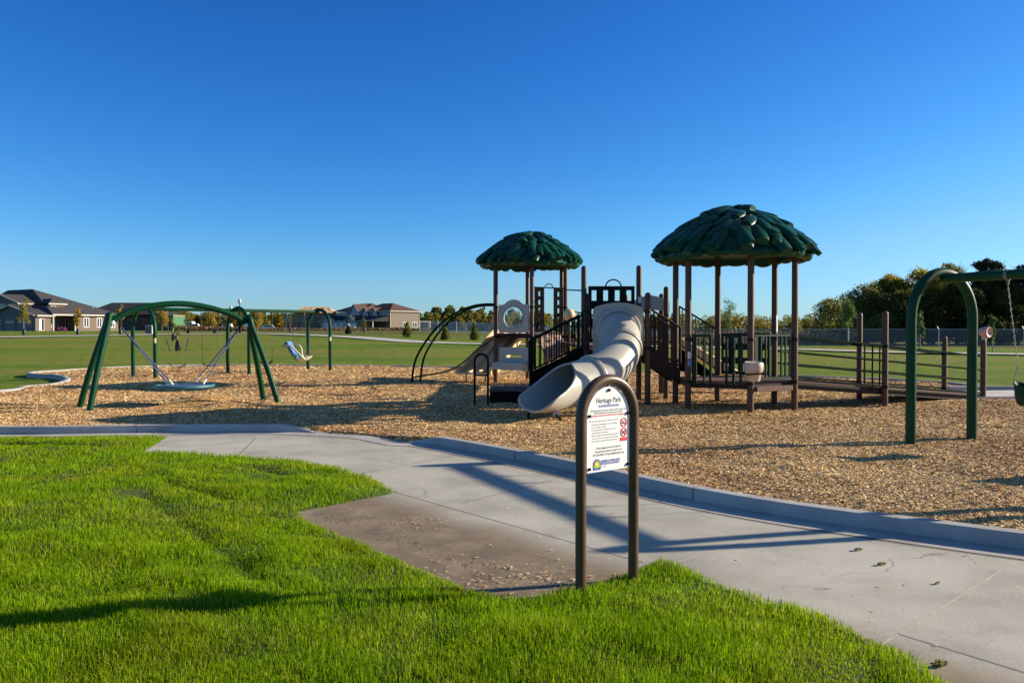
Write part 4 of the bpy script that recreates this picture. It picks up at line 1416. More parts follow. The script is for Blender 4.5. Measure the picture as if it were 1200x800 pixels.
# front right side of the small tower: entry panels with handle over a brick climbing wall
E0, E1 = HS[0], HS[1]
Mx, L = local(E0, E1)
for a, b, k in ((0.10, 0.44, 0), (L - 0.44, L - 0.10, 1)):
    xs = [a, a + 0.13, a + 0.21, b]
    zs = [1.66]
    for j in range(5): zs += [1.66 + 0.255 * j + 0.06, 1.66 + 0.255 * j + 0.20]
    zs.append(2.98)
    MB(Mx).grid_plate(xs, zs, {(1, 2 * j + 1) for j in range(5)}, 0.035).build('entry_panel', M['black'], PLAY, 30)
mb = MB(Mx)
mb.tube([(0.03, 0, 3.0), (L - 0.03, 0, 3.0)], 0.020, 10)
mb.tube([(L / 2 - 0.15 * math.cos(math.pi * k / 12), 0, 3.0 + 0.12 * math.sin(math.pi * k / 12)) for k in range(13)], 0.015, 8)
mb.build('grab_bar', M['blackgreen'], PLAY, 60)
mb = MB(Mx)
mb.add([(0.20, -0.02, DS - 0.03), (L - 0.2, -0.02, DS - 0.03), (L - 0.08, -1.35, 0.0), (0.02, -1.35, 0.0), (0.20, 0.05, DS - 0.03), (L - 0.2, 0.05, DS - 0.03), (L - 0.08, -1.28, 0.0), (0.02, -1.28, 0.0)],
       [(0, 3, 2, 1), (4, 5, 6, 7), (0, 1, 5, 4), (1, 2, 6, 5), (2, 3, 7, 6), (3, 0, 4, 7)])
cw = mb.build('climbing_wall', M['brickwall'], PLAY, 30)
for i in range(7):
    u, t = random.uniform(0.18, 0.82), 0.12 + 0.12 * i
    x = 0.2 + (L - 0.4) * u
    q = Mx @ Vector((x, -0.02 - 1.33 * t - 0.02, (DS - 0.03) * (1 - t)))
    mb = MB(Matrix.Translation(q)); mb.lathe([(1e-6, 0.035), (0.05, 0.03), (0.075, 0.0), (0.05, -0.03), (1e-6, -0.035)], (0, 0, 0), 10)
    mb.build('climbing_hold', M['drum' if i % 2 else 'grey'], cw, 60)
mb = MB()   # rope net beside the wall
na, nb = Vector((1.72, 24.8, 1.5)), Vector((2.2, 24.7, 2.0))
for k in range(5):
    mb.tube([(1.70 + 0.12 * k, 24.6, 1.7 - 0.02 * k), (1.75 + 0.14 * k, 23.7, 0.05)], 0.012, 6)
for k in range(6):
    z = 0.25 + 0.25 * k
    f = 1 - z / 1.7
    mb.tube([(1.70 + 0.05 * f, 24.6 - 0.9 * f, z), (2.18 + 0.13 * f, 24.6 - 0.9 * f, z + 0.06)], 0.012, 6)
mb.build('rope_net', M['black'], PLAY, 60)
# bridge rail from the tower to the tall platform post, tan knob
MB().tube([(HS[1][0], HS[1][1], 2.95), (MX0 + 0.03, MY1 + 0.05, 2.62)], 0.018, 8).build('connecting_rail', M['blackgreen'], PLAY, 60)
railing((HS[1][0] + 0.1, HS[1][1]), (2.35, 22.0), (2.3, 2.1), (1.5, 1.25), 9, 'blackgreen', 'bridge_railing', 0.02, 0.012)
MB().box(1.55, 2.45, 18.45, 24.6, DM - 0.02, DM + 0.05).build('bridge_deck', M['deck'], PLAY, 30)
kn = at(667, 369, 21.0)
mb = MB(Matrix.Translation(kn)); mb.lathe([(1e-6, 0.17), (0.10, 0.14), (0.16, 0.05), (0.16, -0.05), (0.10, -0.14), (1e-6, -0.17)], (0, 0, 0), 20)
mb.build('steering_ball', M['tan'], PLAY, 60)
MB().tube([kn, (kn.x, kn.y, DM)], 0.03, 8).build('ball_stem', M['brown'], PLAY, 60)

def arch_climber():
    tops = [(HS[5][0], HS[5][1]), (HS[4][0], HS[4][1])]
    feet = [at(481.8, 449.5, 24.0), at(492, 446, 25.2)]
    rails = []
    for f, t in zip(feet, tops):
        f = Vector((f.x, f.y, 0.0)); t = Vector((t[0], t[1], 2.50))
        d = t - f
        pts = [f + Vector((0, 0, -0.1)), f + Vector((d.x * 0.045, d.y * 0.045, 0.75)), f + Vector((d.x * 0.18, d.y * 0.18, 1.40)), f + Vector((d.x * 0.36, d.y * 0.36, 1.93)), f + Vector((d.x * 0.56, d.y * 0.56, 2.28)), f + Vector((d.x * 0.74, d.y * 0.74, 2.45)), f + Vector((d.x * 0.88, d.y * 0.88, 2.50)), t]
        rails.append(crom(pts, 7))
    a = MB().tube(rails[0], 0.034, 10).build('arch_climber', M['blackgreen'], PLAY, 60)
    MB().tube(rails[1], 0.034, 10).build('arch_rail', M['blackgreen'], a, 60)
    n = len(rails[0])
    for s0, s1 in ((0.50, 0.62), (0.64, 0.80), (0.82, 0.97), (0.30, 0.42)):
        i, j = int(n * s0), min(n - 1, int(n * s1))
        p, q, p2, q2 = rails[0][i], rails[1][i], rails[0][j], rails[1][j]
        dn = Vector((0, 0, -0.12))
        loop = [p, p.lerp(q, 0.15) + dn, p.lerp(q, 0.85) + dn, q, q2.lerp(q, 0.0), q2.lerp(p2, 0.15) + dn, q2.lerp(p2, 0.85) + dn, p2]
        MB().tube(crom(loop, 4), 0.015, 8).build('rung', M['blackgreen'], a, 60)
    lower = crom([(HS[5][0] + 0.05, HS[5][1] + 0.45, 1.5), at(560, 409, 25.0), at(545, 423, 24.9), at(530, 432.5, 24.8), at(512, 437.5, 24.7), at(485, 441.5, 24.6)], 6)
    MB().tube(lower, 0.026, 8).build('lower_rail', M['brown'], a, 60)
arch_climber()

def bed_slide(name, top, bot, width, ridges, m, parent=PLAY):
    top, bot = Vector(top), Vector(bot)
    d = bot - top
    h = Vector((d.x, d.y, 0)); hl = h.length; h.normalize()
    s = Vector((-h.y, h.x, 0))
    prof_t = [(0, 0), (0.06, 0.0), (0.5, -0.52), (0.86, -0.965), (0.94, -1.0), (1.04, -1.0)]
    C = crom([top + h * (hl * a) + Vector((0, 0, -d.z * b)) for a, b in prof_t], 5)
    ws = [(-width / 2 - 0.05, -0.06), (-width / 2 - 0.05, 0.15), (-width / 2 - 0.02, 0.18), (-width / 2 + 0.03, 0.15), (-width / 2 + 0.05, 0.0)]
    for k in range(1, ridges + 1):
        x = -width / 2 + width * k / (ridges + 1)
        ws += [(x - 0.07, 0.0), (x - 0.02, 0.085), (x + 0.02, 0.085), (x + 0.07, 0.0)]
    ws += [(width / 2 - 0.05, 0.0), (width / 2 - 0.03, 0.15), (width / 2 + 0.02, 0.18), (width / 2 + 0.05, 0.15), (width / 2 + 0.05, -0.06)]
    vs, fs, k = [], [], len(ws)
    for i, c in enumerate(C):
        t = (C[min(i + 1, len(C) - 1)] - C[max(i - 1, 0)]).normalized()
        u = s.cross(t)
        if u.z < 0: u = -u
        vs += [c + s * a + u * b for a, b in ws]
    for i in range(len(C) - 1):
        for j in range(k):
            l = (j + 1) % k
            fs.append((i * k + j, i * k + l, (i + 1) * k + l, (i + 1) * k + j))
    fs += [tuple(range(k)), tuple((len(C) - 1) * k + j for j in reversed(range(k)))]
    o = MB().add(vs, fs).build(name, M[m], parent, 40)
    e = C[-4]
    for sg in (-1, 1):
        q = e + s * sg * width * 0.3
        MB().tube([q + Vector((0, 0, -0.05)), (q.x + h.x * 0.02, q.y, GZ - 0.1)], 0.022, 8).build('support_leg', M['green'], o, 60)
    return o
bed_slide('double_slide', (-0.02, 27.7, DS - 0.04), (-1.16, 24.9, 0.38), 1.10, 2, 'tan')
MB().box(-0.55, 0.75, 26.3, 27.72, DS - 0.12, DS - 0.055).build('slide_deck', M['deck'], PLAY, 30)

# --- stairs from the middle platform down to the big tower
S0, S1 = MX1 + 0.04, 3.58
mb = MB()
for k in range(3):
    x0 = S0 + k * 0.21
    z = DM - (k + 1) * (DM - DB) / 4
    mb.box(x0, x0 + 0.23, MY0 + 0.08, MY1 - 0.3, z - 0.04, z)
mb.build('stair_treads', M['deck'], PLAY, 30)
for y in (MY0 + 0.04, MY1 - 0.25):
    pr = [(S0 - 0.02, 1.36), (S1 + 0.06, 0.86), (S1 + 0.06, 0.52), (S0 + 0.35, 0.72), (S0 - 0.02, 0.98)]
    n = len(pr)
    MB().add([(x, y - 0.025, z) for x, z in pr] + [(x, y + 0.025, z) for x, z in pr], [tuple(range(n)), tuple(range(2 * n - 1, n - 1, -1))] + [(i, n + i, n + (i + 1) % n, (i + 1) % n) for i in range(n)]).build('stair_stringer', M['darkbrown'], PLAY, 30)
    railing((S0, y - 0.03), (S1 + 0.06, y - 0.03), (2.17, 1.76), (1.36, 0.92), 8, 'darkbrown', 'stair_railing', 0.024, 0.020)
post(3.58, MY1 + 0.1, 2.72)
post(2.85, 20.0, 2.6); post(3.75, 20.0, 2.62)
# upper back stair with green railing and a tan slide beyond
MB().box(2.7, 3.9, 18.9, 20.4, DM + 0.10, DM + 0.15).build('deck', M['deck'], PLAY, 30)
p, q = at(796, 359, 18.6), at(839, 385.5, 18.1)
railing((p.x, p.y), (q.x, q.y), (p.z, q.z), (p.z - 0.88, q.z - 0.90), 12, 'green', 'stair_railing', 0.022, 0.011)
MB().add([(p.x, p.y + 0.06, p.z - 0.93), (q.x, q.y + 0.06, q.z - 1.05), (q.x, q.y + 0.06, DB - 0.1), (p.x, p.y + 0.06, p.z - 1.5), (p.x, p.y + 0.1, p.z - 0.93), (q.x, q.y + 0.1, q.z - 1.05), (q.x, q.y + 0.1, DB - 0.1), (p.x, p.y + 0.1, p.z - 1.5)],
         [(0, 1, 2, 3), (7, 6, 5, 4), (0, 4, 5, 1), (1, 5, 6, 2), (2, 6, 7, 3), (3, 7, 4, 0)]).build('stair_stringer', M['black'], PLAY, 30)
bed_slide('open_slide', (3.95, 20.3, 1.40), (6.2, 20.6, 0.35), 0.45, 0, 'tan')
# arched panel over the far side
Mx, L = local((2.95, 19.9), (3.95, 19.9))
n = 12
top_ = [(0.02 + (L - 0.04) * k / n, 2.40 + 0.17 * math.sin(math.pi * k / n)) for k in range(n + 1)]
botm = [(0.02 + (L - 0.04) * k / n, 2.16 + 0.05 * math.sin(math.pi * k / n)) for k in range(n + 1)]
vs = [(x, y, z) for y in (-0.03, 0.03) for x, z in top_ + botm]
o_ = 2 * (n + 1)
fs = []
for k in range(n):
    fs += [(k, k + 1, n + 1 + k + 1, n + 1 + k), (o_ + k, o_ + n + 1 + k, o_ + n + 2 + k, o_ + k + 1), (k, o_ + k, o_ + k + 1, k + 1), (n + 1 + k, n + 2 + k, o_ + n + 2 + k, o_ + n + 1 + k)]
fs += [(0, n + 1, o_ + n + 1, o_), (n, o_ + n, o_ + 2 * n + 1, 2 * n + 1)]
MB(Mx).add(vs, fs).build('arch_panel', M['grey'], PLAY, 30, 0.006)

# --- big tower sides
def bars_side(p, q, z0, z1, bars, m, name):
    Mx, L = local(p, q)
    mb = MB(Mx)
    mb.box(bars[0][0] - bars[0][1] / 2, bars[-1][0] + bars[-1][1] / 2, -0.022, 0.022, z1 - 0.04, z1)
    if z0 is not None: mb.box(bars[0][0], bars[-1][0], -0.02, 0.02, z0, z0 + 0.045)
    for x, w in bars: mb.box(x - w / 2, x + w / 2, -0.018, 0.018, (z0 + 0.046) if z0 is not None else DB - 0.09, z1 - 0.041)
    return mb.build(name, M[m], PLAY, 30, 0.004)
bars_side(HB[5], HB[0], None, 1.62, [(0.13, 0.10), (0.33, 0.035), (0.46, 0.05)], 'greenpanel', 'gate_bars')
bars_side(HB[5], HB[0], None, 1.60, [(0.78, 0.05), (0.92, 0.05), (1.06, 0.05)], 'greenpanel', 'gate_bars')
bars_side(HB[0], HB[1], 0.73, 1.62, [(0.14, 0.10), (0.28, 0.03), (0.42, 0.035), (0.52, 0.035), (0.86, 0.035), (0.98, 0.035), (1.12, 0.07)], 'greenpanel', 'bar_panel')
Mx, L = local(HB[0], HB[1])
MB(Mx).box(0.88, 1.09, -0.012, 0.012, 1.28, 1.30).box(0.88, 1.09, -0.012, 0.012, 0.98, 1.0).build('panel_crossbar', M['greenpanel'], PLAY, 30)
slot_panel(HB[3], HB[2], DB + 0.03, 1.64, 5, 3, 'slot_panel', 'greenpanel', 0.09, 0.03, 0.10, 0.55)
# step and deck apron under the front right side
MB(Mx).box(0.08, 1.10, -0.10, 0.02, 0.50, 0.60).build('deck_step', M['deck'], PLAY, 30, 0.008)
# drum on the front post
dx, dy = HB[0][0] + 0.0, HB[0][1] - 0.20
mb = MB(Matrix.Translation((dx, dy, 1.03)) @ Matrix.Rotation(R(6), 4, 'X'))
mb.lathe([(1e-6, -0.30), (0.125, -0.30), (0.135, -0.28), (0.145, -0.16), (0.165, -0.14), (0.182, -0.05), (0.180, 0.04), (0.165, 0.065), (0.14, 0.06), (0.10, 0.045), (1e-6, 0.04)], (0, 0, 0), 28)
drum = mb.build('drum', M['drum'], PLAY, 60)
MB(Matrix.Translation((dx, dy, 0.875))).tube([(0.205 * math.cos(a), 0.205 * math.sin(a), 0.02 * math.cos(a)) for a in [2 * math.pi * k / 24 for k in range(24)]], 0.015, 8, closed=True).build('drum_hoop', M['black'], drum, 60)

# stickers on posts
def sticker(p, z, w, h, m, parent, az):
    Mx = Matrix.Translation((p[0], p[1], z)) @ Matrix.Rotation(R(az), 4, 'Z')
    mb = MB(Mx)
    vs, fs = [], []
    for k in range(7):
        a = -w / 2 + w * k / 6
        an = a / 0.065
        vs += [(0.0655 * math.sin(an), -0.0655 * math.cos(an), -h / 2), (0.0655 * math.sin(an), -0.0655 * math.cos(an), h / 2)]
    for k in range(6): fs.append((2 * k, 2 * k + 2, 2 * k + 3, 2 * k + 1))
    mb.add(vs, fs)
    mb.build('sticker', M[m], parent, 60)
sticker(HB[5], 1.20, 0.07, 0.14, 'stickerw', big_posts[5], 12); sticker(HB[5], 1.04, 0.07, 0.13, 'stickerb', big_posts[5], 12)
sticker((MX1, MY1), 2.40, 0.075, 0.14, 'stickerw', mid_posts[3], 5)
sticker(HB[2], 1.85, 0.05, 0.36, 'stickerw', big_posts[2], 35)

# --- ramp to the right with its posts and pipe rails
RP = {'f1': (8.06, 17.2), 'b1': (8.14, 18.65), 'f2': (11.10, 18.75), 'b2': (11.0, 20.25)}
def rampz(x): return 0.67 + (0.16 - 0.67) * (x - 5.8) / (11.4 - 5.8)
rf = [HB[1], RP['f1'], RP['f2']]
rb = [HB[2], RP['b1'], RP['b2']]
def pt(p, z, s=0.0): return Vector((p[0], p[1] + s, z))
mb = MB()
for i in range(2):
    a0, a1, b0, b1 = rf[i], rf[i + 1], rb[i], rb[i + 1]
    va = [pt(a0, rampz(a0[0]), .08), pt(a1, rampz(a1[0]), .08), pt(b1, rampz(b1[0]), -.08), pt(b0, rampz(b0[0]), -.08)]
    mb.add(va + [v - Vector((0, 0, 0.05)) for v in va], [(0, 1, 2, 3), (7, 6, 5, 4), (0, 4, 5, 1), (1, 5, 6, 2), (2, 6, 7, 3), (3, 7, 4, 0)])
ramp = mb.build('ramp', M['deck'], PLAY, 30)
mb = MB()
for line, s in ((rf, 0.075), (rb, -0.075)):
    for a, b in zip(line, line[1:]): mb.beam(pt(a, rampz(a[0]) - 0.095, s), pt(b, rampz(b[0]) - 0.095, s), 0.04, 0.13)
mb.build('ramp_beam', M['darkbrown'], ramp, 30)
post(*RP['f1'], 2.12); post(*RP['b1'], 2.12); post(*RP['b2'], 1.55); post(*RP['f2'], 1.50)
for line, s in ((rf, -0.03), (rb, 0.03)):
    mb = MB()
    for a, b in zip(line, line[1:]):
        for h in (0.90, 0.58, 0.32, 0.035):
            mb.tube([pt(a, rampz(a[0]) + h, s), pt(b, rampz(b[0]) + h, s)], 0.021, 8)
    mb.build('ramp_railing', M['blackgreen'], ramp, 60)
for x, line in ((7.72, rf), (8.30, rb), (8.78, rb)):
    a, b = (line[0], line[1]) if x < line[1][0] else (line[1], line[2])
    t = (x - a[0]) / (b[0] - a[0])
    y = a[1] + (b[1] - a[1]) * t
    MB().tube([(x, y, rampz(x) - 0.1), (x, y, rampz(x) + 0.90)], 0.018, 8).build('rail_upright', M['blackgreen'], ramp, 60)
for p in (RP['f1'], RP['b1'], RP['b2']):
    mb = MB()
    for z in (rampz(p[0]) + 0.9, rampz(p[0]) + 0.02): mb.lathe([(0.066, -0.03), (0.075, -0.03), (0.075, 0.03), (0.066, 0.03)], (*p, z), 18)
    mb.build('collar', M['panel'], ramp, 30)
# talk tube on the last ramp post
hp = Vector((RP['f2'][0] + 0.05, RP['f2'][1] - 0.02, 1.66))
mb = MB(Matrix.Translation(hp) @ Matrix.Rotation(R(25), 4, 'Z') @ Matrix.Rotation(R(90), 4, 'X'))
mb.lathe([(0.05, -0.14), (0.10, -0.12), (0.125, -0.02), (0.13, 0.06), (0.12, 0.09), (0.085, 0.085), (0.07, 0.05), (1e-6, 0.04)], (0, 0, 0), 24)
tt = mb.build('talk_tube', M['pink'], PLAY, 60)
MB().tube([hp + Vector((0, 0.02, -0.06)), hp + Vector((-0.05, 0.02, -0.20))], [0.075, 0.05], 14).build('neck', M['drum'], tt, 60)

# concrete landing at the ramp foot
mb = MB()
pad = [(10.75, 18.6), (14.2, 19.2), (15.2, 21.0), (10.9, 20.4)]
mb.prism(pad, -0.05, 0.145)
tag(mb.build('landing', M['farpath'], None, 30), 'grey concrete landing at the foot of the ramp', kind='structure')
for line, lab in ((([(11.6, 21.05), (12.6, 21.1), (13.6, 20.95)]), 'low dark kerb behind the ramp landing'),):
    sweep_profile('kerb', dense(smooth_line(line, 4)), [(0, -0.1), (0, 0.20), (0.02, 0.22), (0.16, 0.22), (0.18, 0.20), (0.18, -0.1)], M['kerb'], lab)

# ------------------------------------------------------------------ swings
def arch_pts(a, b, top, r):
    """Inverted U from foot a to foot b (Vectors on the ground)."""
    a, b = Vector(a), Vector(b)
    d = (b - a); w = d.length; d.normalize()
    rad = w / 2
    pts = [a + Vector((0, 0, -0.2)), a + Vector((0, 0, 0.8)), a + Vector((0, 0, top - rad * 1.15))]
    mid = (a + b) / 2
    for k in range(1, 18):
        an = math.pi * k / 18
        c, s = math.cos(an), math.sin(an)
        pts.append(mid - d * rad * c + Vector((0, 0, top - rad * 1.15 + rad * 1.15 * s)))
    pts += [b + Vector((0, 0, top - rad * 1.15)), b + Vector((0, 0, 0.8)), b + Vector((0, 0, -0.2))]
    return pts

def chain(parent, p, q, r=0.009, name='chain'):
    """Link chain: alternating flattened links along p-q."""
    p, q = Vector(p), Vector(q)
    L = (q - p).length
    n = max(4, int(L / 0.045))
    mb = MB()
    d = (q - p) / n
    s = d.normalized().cross(Vector((0.3, 1, 0.1))).normalized(); u = s.cross(d.normalized())
    for i in range(n):
        c = p + d * (i + 0.5)
        a = s if i % 2 else u
        h = d * 0.62
        mb.tube([c - h + a * r * 0.3, c - h * 0.5 + a * r * 1.2, c + h * 0.5 + a * r * 1.2, c + h + a * r * 0.3, c + h * 0.5 - a * r * 1.2, c - h * 0.5 - a * r * 1.2], r * 0.5, 4, closed=True)
    return mb.build(name, M['chain'], parent, 60)

def belt_swing(beam_a, beam_b, ta, tb, seat_z, label, tilt=0.0, group=None):
    A, B = Vector(beam_a), Vector(beam_b)
    pa, pb = A.lerp(B, ta), A.lerp(B, tb)
    d = (B - A); d.z = 0; d.normalize()
    n = Vector((-d.y, d.x, 0))
    mid = (pa + pb) / 2
    t = thing('belt_swing', label, 'swing', (mid.x, mid.y, seat_z), group)
    w = (pb - pa).length
    ea = Vector((pa.x, pa.y, seat_z + 0.10)) + d * w * 0.08 + n * tilt
    eb = Vector((pb.x, pb.y, seat_z + 0.10)) - d * w * 0.08 + n * tilt
    vs, fs = [], []
    m = 12
    for i in range(m + 1):
        u = i / m
        c = ea.lerp(eb, u) - Vector((0, 0, 0.13 * math.sin(math.pi * u) ** 0.8))
        hw = 0.075
        for dz in (0.0, -0.015):
            vs += [c + n * hw + Vector((0, 0, dz)), c - n * hw + Vector((0, 0, dz))]
    for i in range(m):
        a, b = i * 4, (i + 1) * 4
        fs += [(a, a + 1, b + 1, b), (a + 3, a + 2, b + 2, b + 3), (a, b, b + 2, a + 2), (a + 1, a + 3, b + 3, b + 1)]
    fs += [(0, 2, 3, 1), (m * 4, m * 4 + 1, m * 4 + 3, m * 4 + 2)]
    MB().add(vs, fs).build('seat', M['belt'], t, 40)
    chain(t, pa - Vector((0, 0, 0.06)), ea); chain(t, pb - Vector((0, 0, 0.06)), eb)
    return t

# right swing frame --------------------------------------------------------
def right_swings():
    a0, b0 = gp(1067, 519, GZ), gp(1138.5, 514.5, GZ)
    ax = Vector((0.437, -0.90, 0)).normalized()
    top = 2.46
    m0 = (a0 + b0) / 2
    A = Vector((m0.x, m0.y, top))
    Lb = 4.25
    B = A + ax * Lb
    cr = Vector((-ax.y, ax.x, 0))
    hw = (b0 - a0).length / 2
    t = thing('swing_set', 'tall green arched swing frame nearest the path with one toddler seat in view', 'swing frame', (m0.x, m0.y, GZ))
    MB().tube(arch_pts(a0, b0, top, 0.07), 0.070, 20).build('arch', M['swinggreen'], t, 60)
    mb_ = A + ax * Lb
    g = Vector((mb_.x, mb_.y, GZ))
    MB().tube(arch_pts(g - cr * hw, g + cr * hw, top, 0.07), 0.070, 20).build('arch', M['swinggreen'], t, 60)
    MB().tube([A - Vector((0, 0, 0.0)), B], 0.066, 20).build('beam', M['swinggreen'], t, 60)
    for dd in (0.95, 1.42, 2.75, 3.22):
        p = A + ax * dd
        hg = MB()
        hg.lathe([(0.0705, -0.02), (0.076, -0.02), (0.076, 0.02), (0.0705, 0.02)], (0, 0, 0), 16)
        hg.M = None
        v = [Matrix.Translation(p) @ (Vector((0, 0, 1)).rotation_difference(ax).to_matrix().to_4x4()) @ Vector(q) for q in hg.v]
        MB().add(v, hg.f).tube([p - Vector((0, 0, 0.06)), p - Vector((0, 0, 0.13))], 0.018, 8).build('hanger', M['chain'], t, 60)
    for k, (d0, d1) in enumerate(((0.95, 1.42), (2.75, 3.22))):
        pa, pb = A + ax * d0, A + ax * d1
        mid = (pa + pb) / 2
        sz = 0.72
        lab = ('dark green bucket toddler swing hanging nearest the arched frame', 'dark green bucket toddler swing farther along the beam')[k]
        s = thing('bucket_swing', lab, 'swing', (mid.x, mid.y, sz), 'toddler bucket swings')
        off = Vector((0.10, 0.03, 0))
        mb = MB(Matrix.Translation(mid + off - Vector((0, 0, top - sz))) @ Matrix.Rotation(math.atan2(ax.y, ax.x), 4, 'Z'))
        n = 20
        vs, fs = [], []
        prof = [(0.10, -0.02), (0.14, 0.0), (0.165, 0.10), (0.175, 0.24), (0.18, 0.27), (0.165, 0.27), (0.155, 0.24), (0.145, 0.10), (0.12, 0.03), (1e-4, 0.02)]
        for r, z in prof:
            for q in range(n):
                an = 2 * math.pi * q / n
                vs.append((r * 1.15 * math.cos(an), r * 0.92 * math.sin(an), z + 0.03 * math.cos(2 * an) * (z > 0.2)))
        for i in range(len(prof) - 1):
            for q in range(n):
                l = (q + 1) % n
                fs.append((i * n + q, i * n + l, (i + 1) * n + l, (i + 1) * n + q))
        fs.append(tuple(range(n - 1, -1, -1)))
        mb.add(vs, fs)
        mb.build('bucket_seat', M['green'], s, 50)
        for pp, sg in ((pa, -1), (pb, 1)):
            c = mid + off - Vector((0, 0, top - sz)) + ax * (0.17 * sg)
            ring = c + Vector((0, 0, 0.52))
            chain(s, pp - Vector((0, 0, 0.13)), ring, 0.0065)
            for q in (-1, 1):
                chain(s, ring, c + Vector((0, 0, 0.27)) + cr * 0.10 * q, 0.006, 'strap_chain')
right_swings()

# saucer swing -------------------------------------------------------------
def saucer():
    la, lb = gp(92.5, 477, GZ), gp(104.5, 481.5, GZ)
    ra, rb = gp(309, 467, GZ), gp(326.5, 471.5, GZ)
    lm, rm = (la + lb) / 2, (ra + rb) / 2
    d = (rm - lm); d.z = 0; Ld = d.length; d.normalize()
    lt = at(131, 376, 16.5)
    rt = at(289, 379, 18.0)
    t = thing('swing_stand', 'dark green curved swing frame on splayed legs holding the disc swing', 'swing frame', ((lm.x + rm.x) / 2, (lm.y + rm.y) / 2, GZ))
    def leg_u(a, b, top, inward):
        up = Vector((0, 0, 1))
        apex = top + up * 0.12
        pa = a.lerp(Vector((top.x, top.y, a.z)), 0.80); pb = b.lerp(Vector((top.x, top.y, b.z)), 0.80)
        z1 = top.z - 0.12
        pts = [a - up * 0.2 + (a - pa) * 0.08, a + (pa - a) * 0.45 + up * (z1 * 0.45), Vector((pa.x, pa.y, z1)), apex.lerp(Vector((pa.x, pa.y, apex.z)), 0.55) - up * 0.015,
               apex, apex.lerp(Vector((pb.x, pb.y, apex.z)), 0.55) - up * 0.015, Vector((pb.x, pb.y, z1)), b + (pb - b) * 0.45 + up * (z1 * 0.45), b - up * 0.2 + (b - pb) * 0.08]
        return crom(pts, 6)
    MB().tube(leg_u(la, lb, lt, d), 0.062, 16).build('leg_frame', M['swinggreen'], t, 60)
    MB().tube(leg_u(ra, rb, rt, -d), 0.062, 16).build('leg_frame', M['swinggreen'], t, 60)
    pk = (lt + rt) / 2 + Vector((0, 0, 0.40))
    arc = crom([lt, lt.lerp(rt, 0.12) + Vector((0, 0, 0.20)), lt.lerp(rt, 0.30) + Vector((0, 0, 0.345)), pk, lt.lerp(rt, 0.70) + Vector((0, 0, 0.335)), lt.lerp(rt, 0.88) + Vector((0, 0, 0.19)), rt], 8)
    MB().tube(arc, 0.065, 16).build('arched_beam', M['swinggreen'], t, 60)
    for p in (lt, rt):
        mb = MB(Matrix.Translation(p - Vector((0, 0, 0.03)))); mb.lathe([(1e-6, 0.05), (0.07, 0.03), (0.075, -0.03), (1e-6, -0.05)], (0, 0, 0), 14)
        mb.build('joint_clamp', M['steel'], t, 50)
    c = at(216.5, 452, 17.3)
    s = thing('saucer_swing', 'teal disc swing on four blue ropes under the curved green frame', 'swing', tuple(c))
    r = 0.585
    mb = MB(Matrix.Translation(c))
    mb.lathe([(1e-6, -0.015), (r * 0.92, -0.015), (r * 0.92, 0.015), (1e-6, 0.015)], (0, 0, 0), 40)
    disc = mb.build('net_seat', M['rope'], s, 40)
    MB(Matrix.Translation(c)).tube([(r * math.cos(a), r * math.sin(a), 0) for a in [2 * math.pi * k / 48 for k in range(48)]], 0.034, 12, closed=True).build('rim', M['teal'], s, 70)
    n = Vector((-d.y, d.x, 0))
    hl = lt + d * 0.16 - Vector((0, 0, 0.08)); hr = rt - d * 0.16 - Vector((0, 0, 0.08))
    for hgr, sg in ((hl, -1), (hr, 1)):
        MB().tube([hgr + Vector((0, 0, 0.12)), hgr - Vector((0, 0, 0.06))], 0.03, 8).build('hanger', M['panel'], t, 50)
        for q in (-1, 1):
            e = c + d * (0.30 * sg) + n * (q * 0.46) + Vector((0, 0, 0.06))
            MB().tube([hgr - Vector((0, 0, 0.03)), e + (hgr - e) * 0.08], 0.014, 8).build('rope', M['rope'], s, 60)
            MB().tube([e + (hgr - e) * 0.08, e], 0.020, 8).build('rope_end', M['white'], s, 60)
saucer()

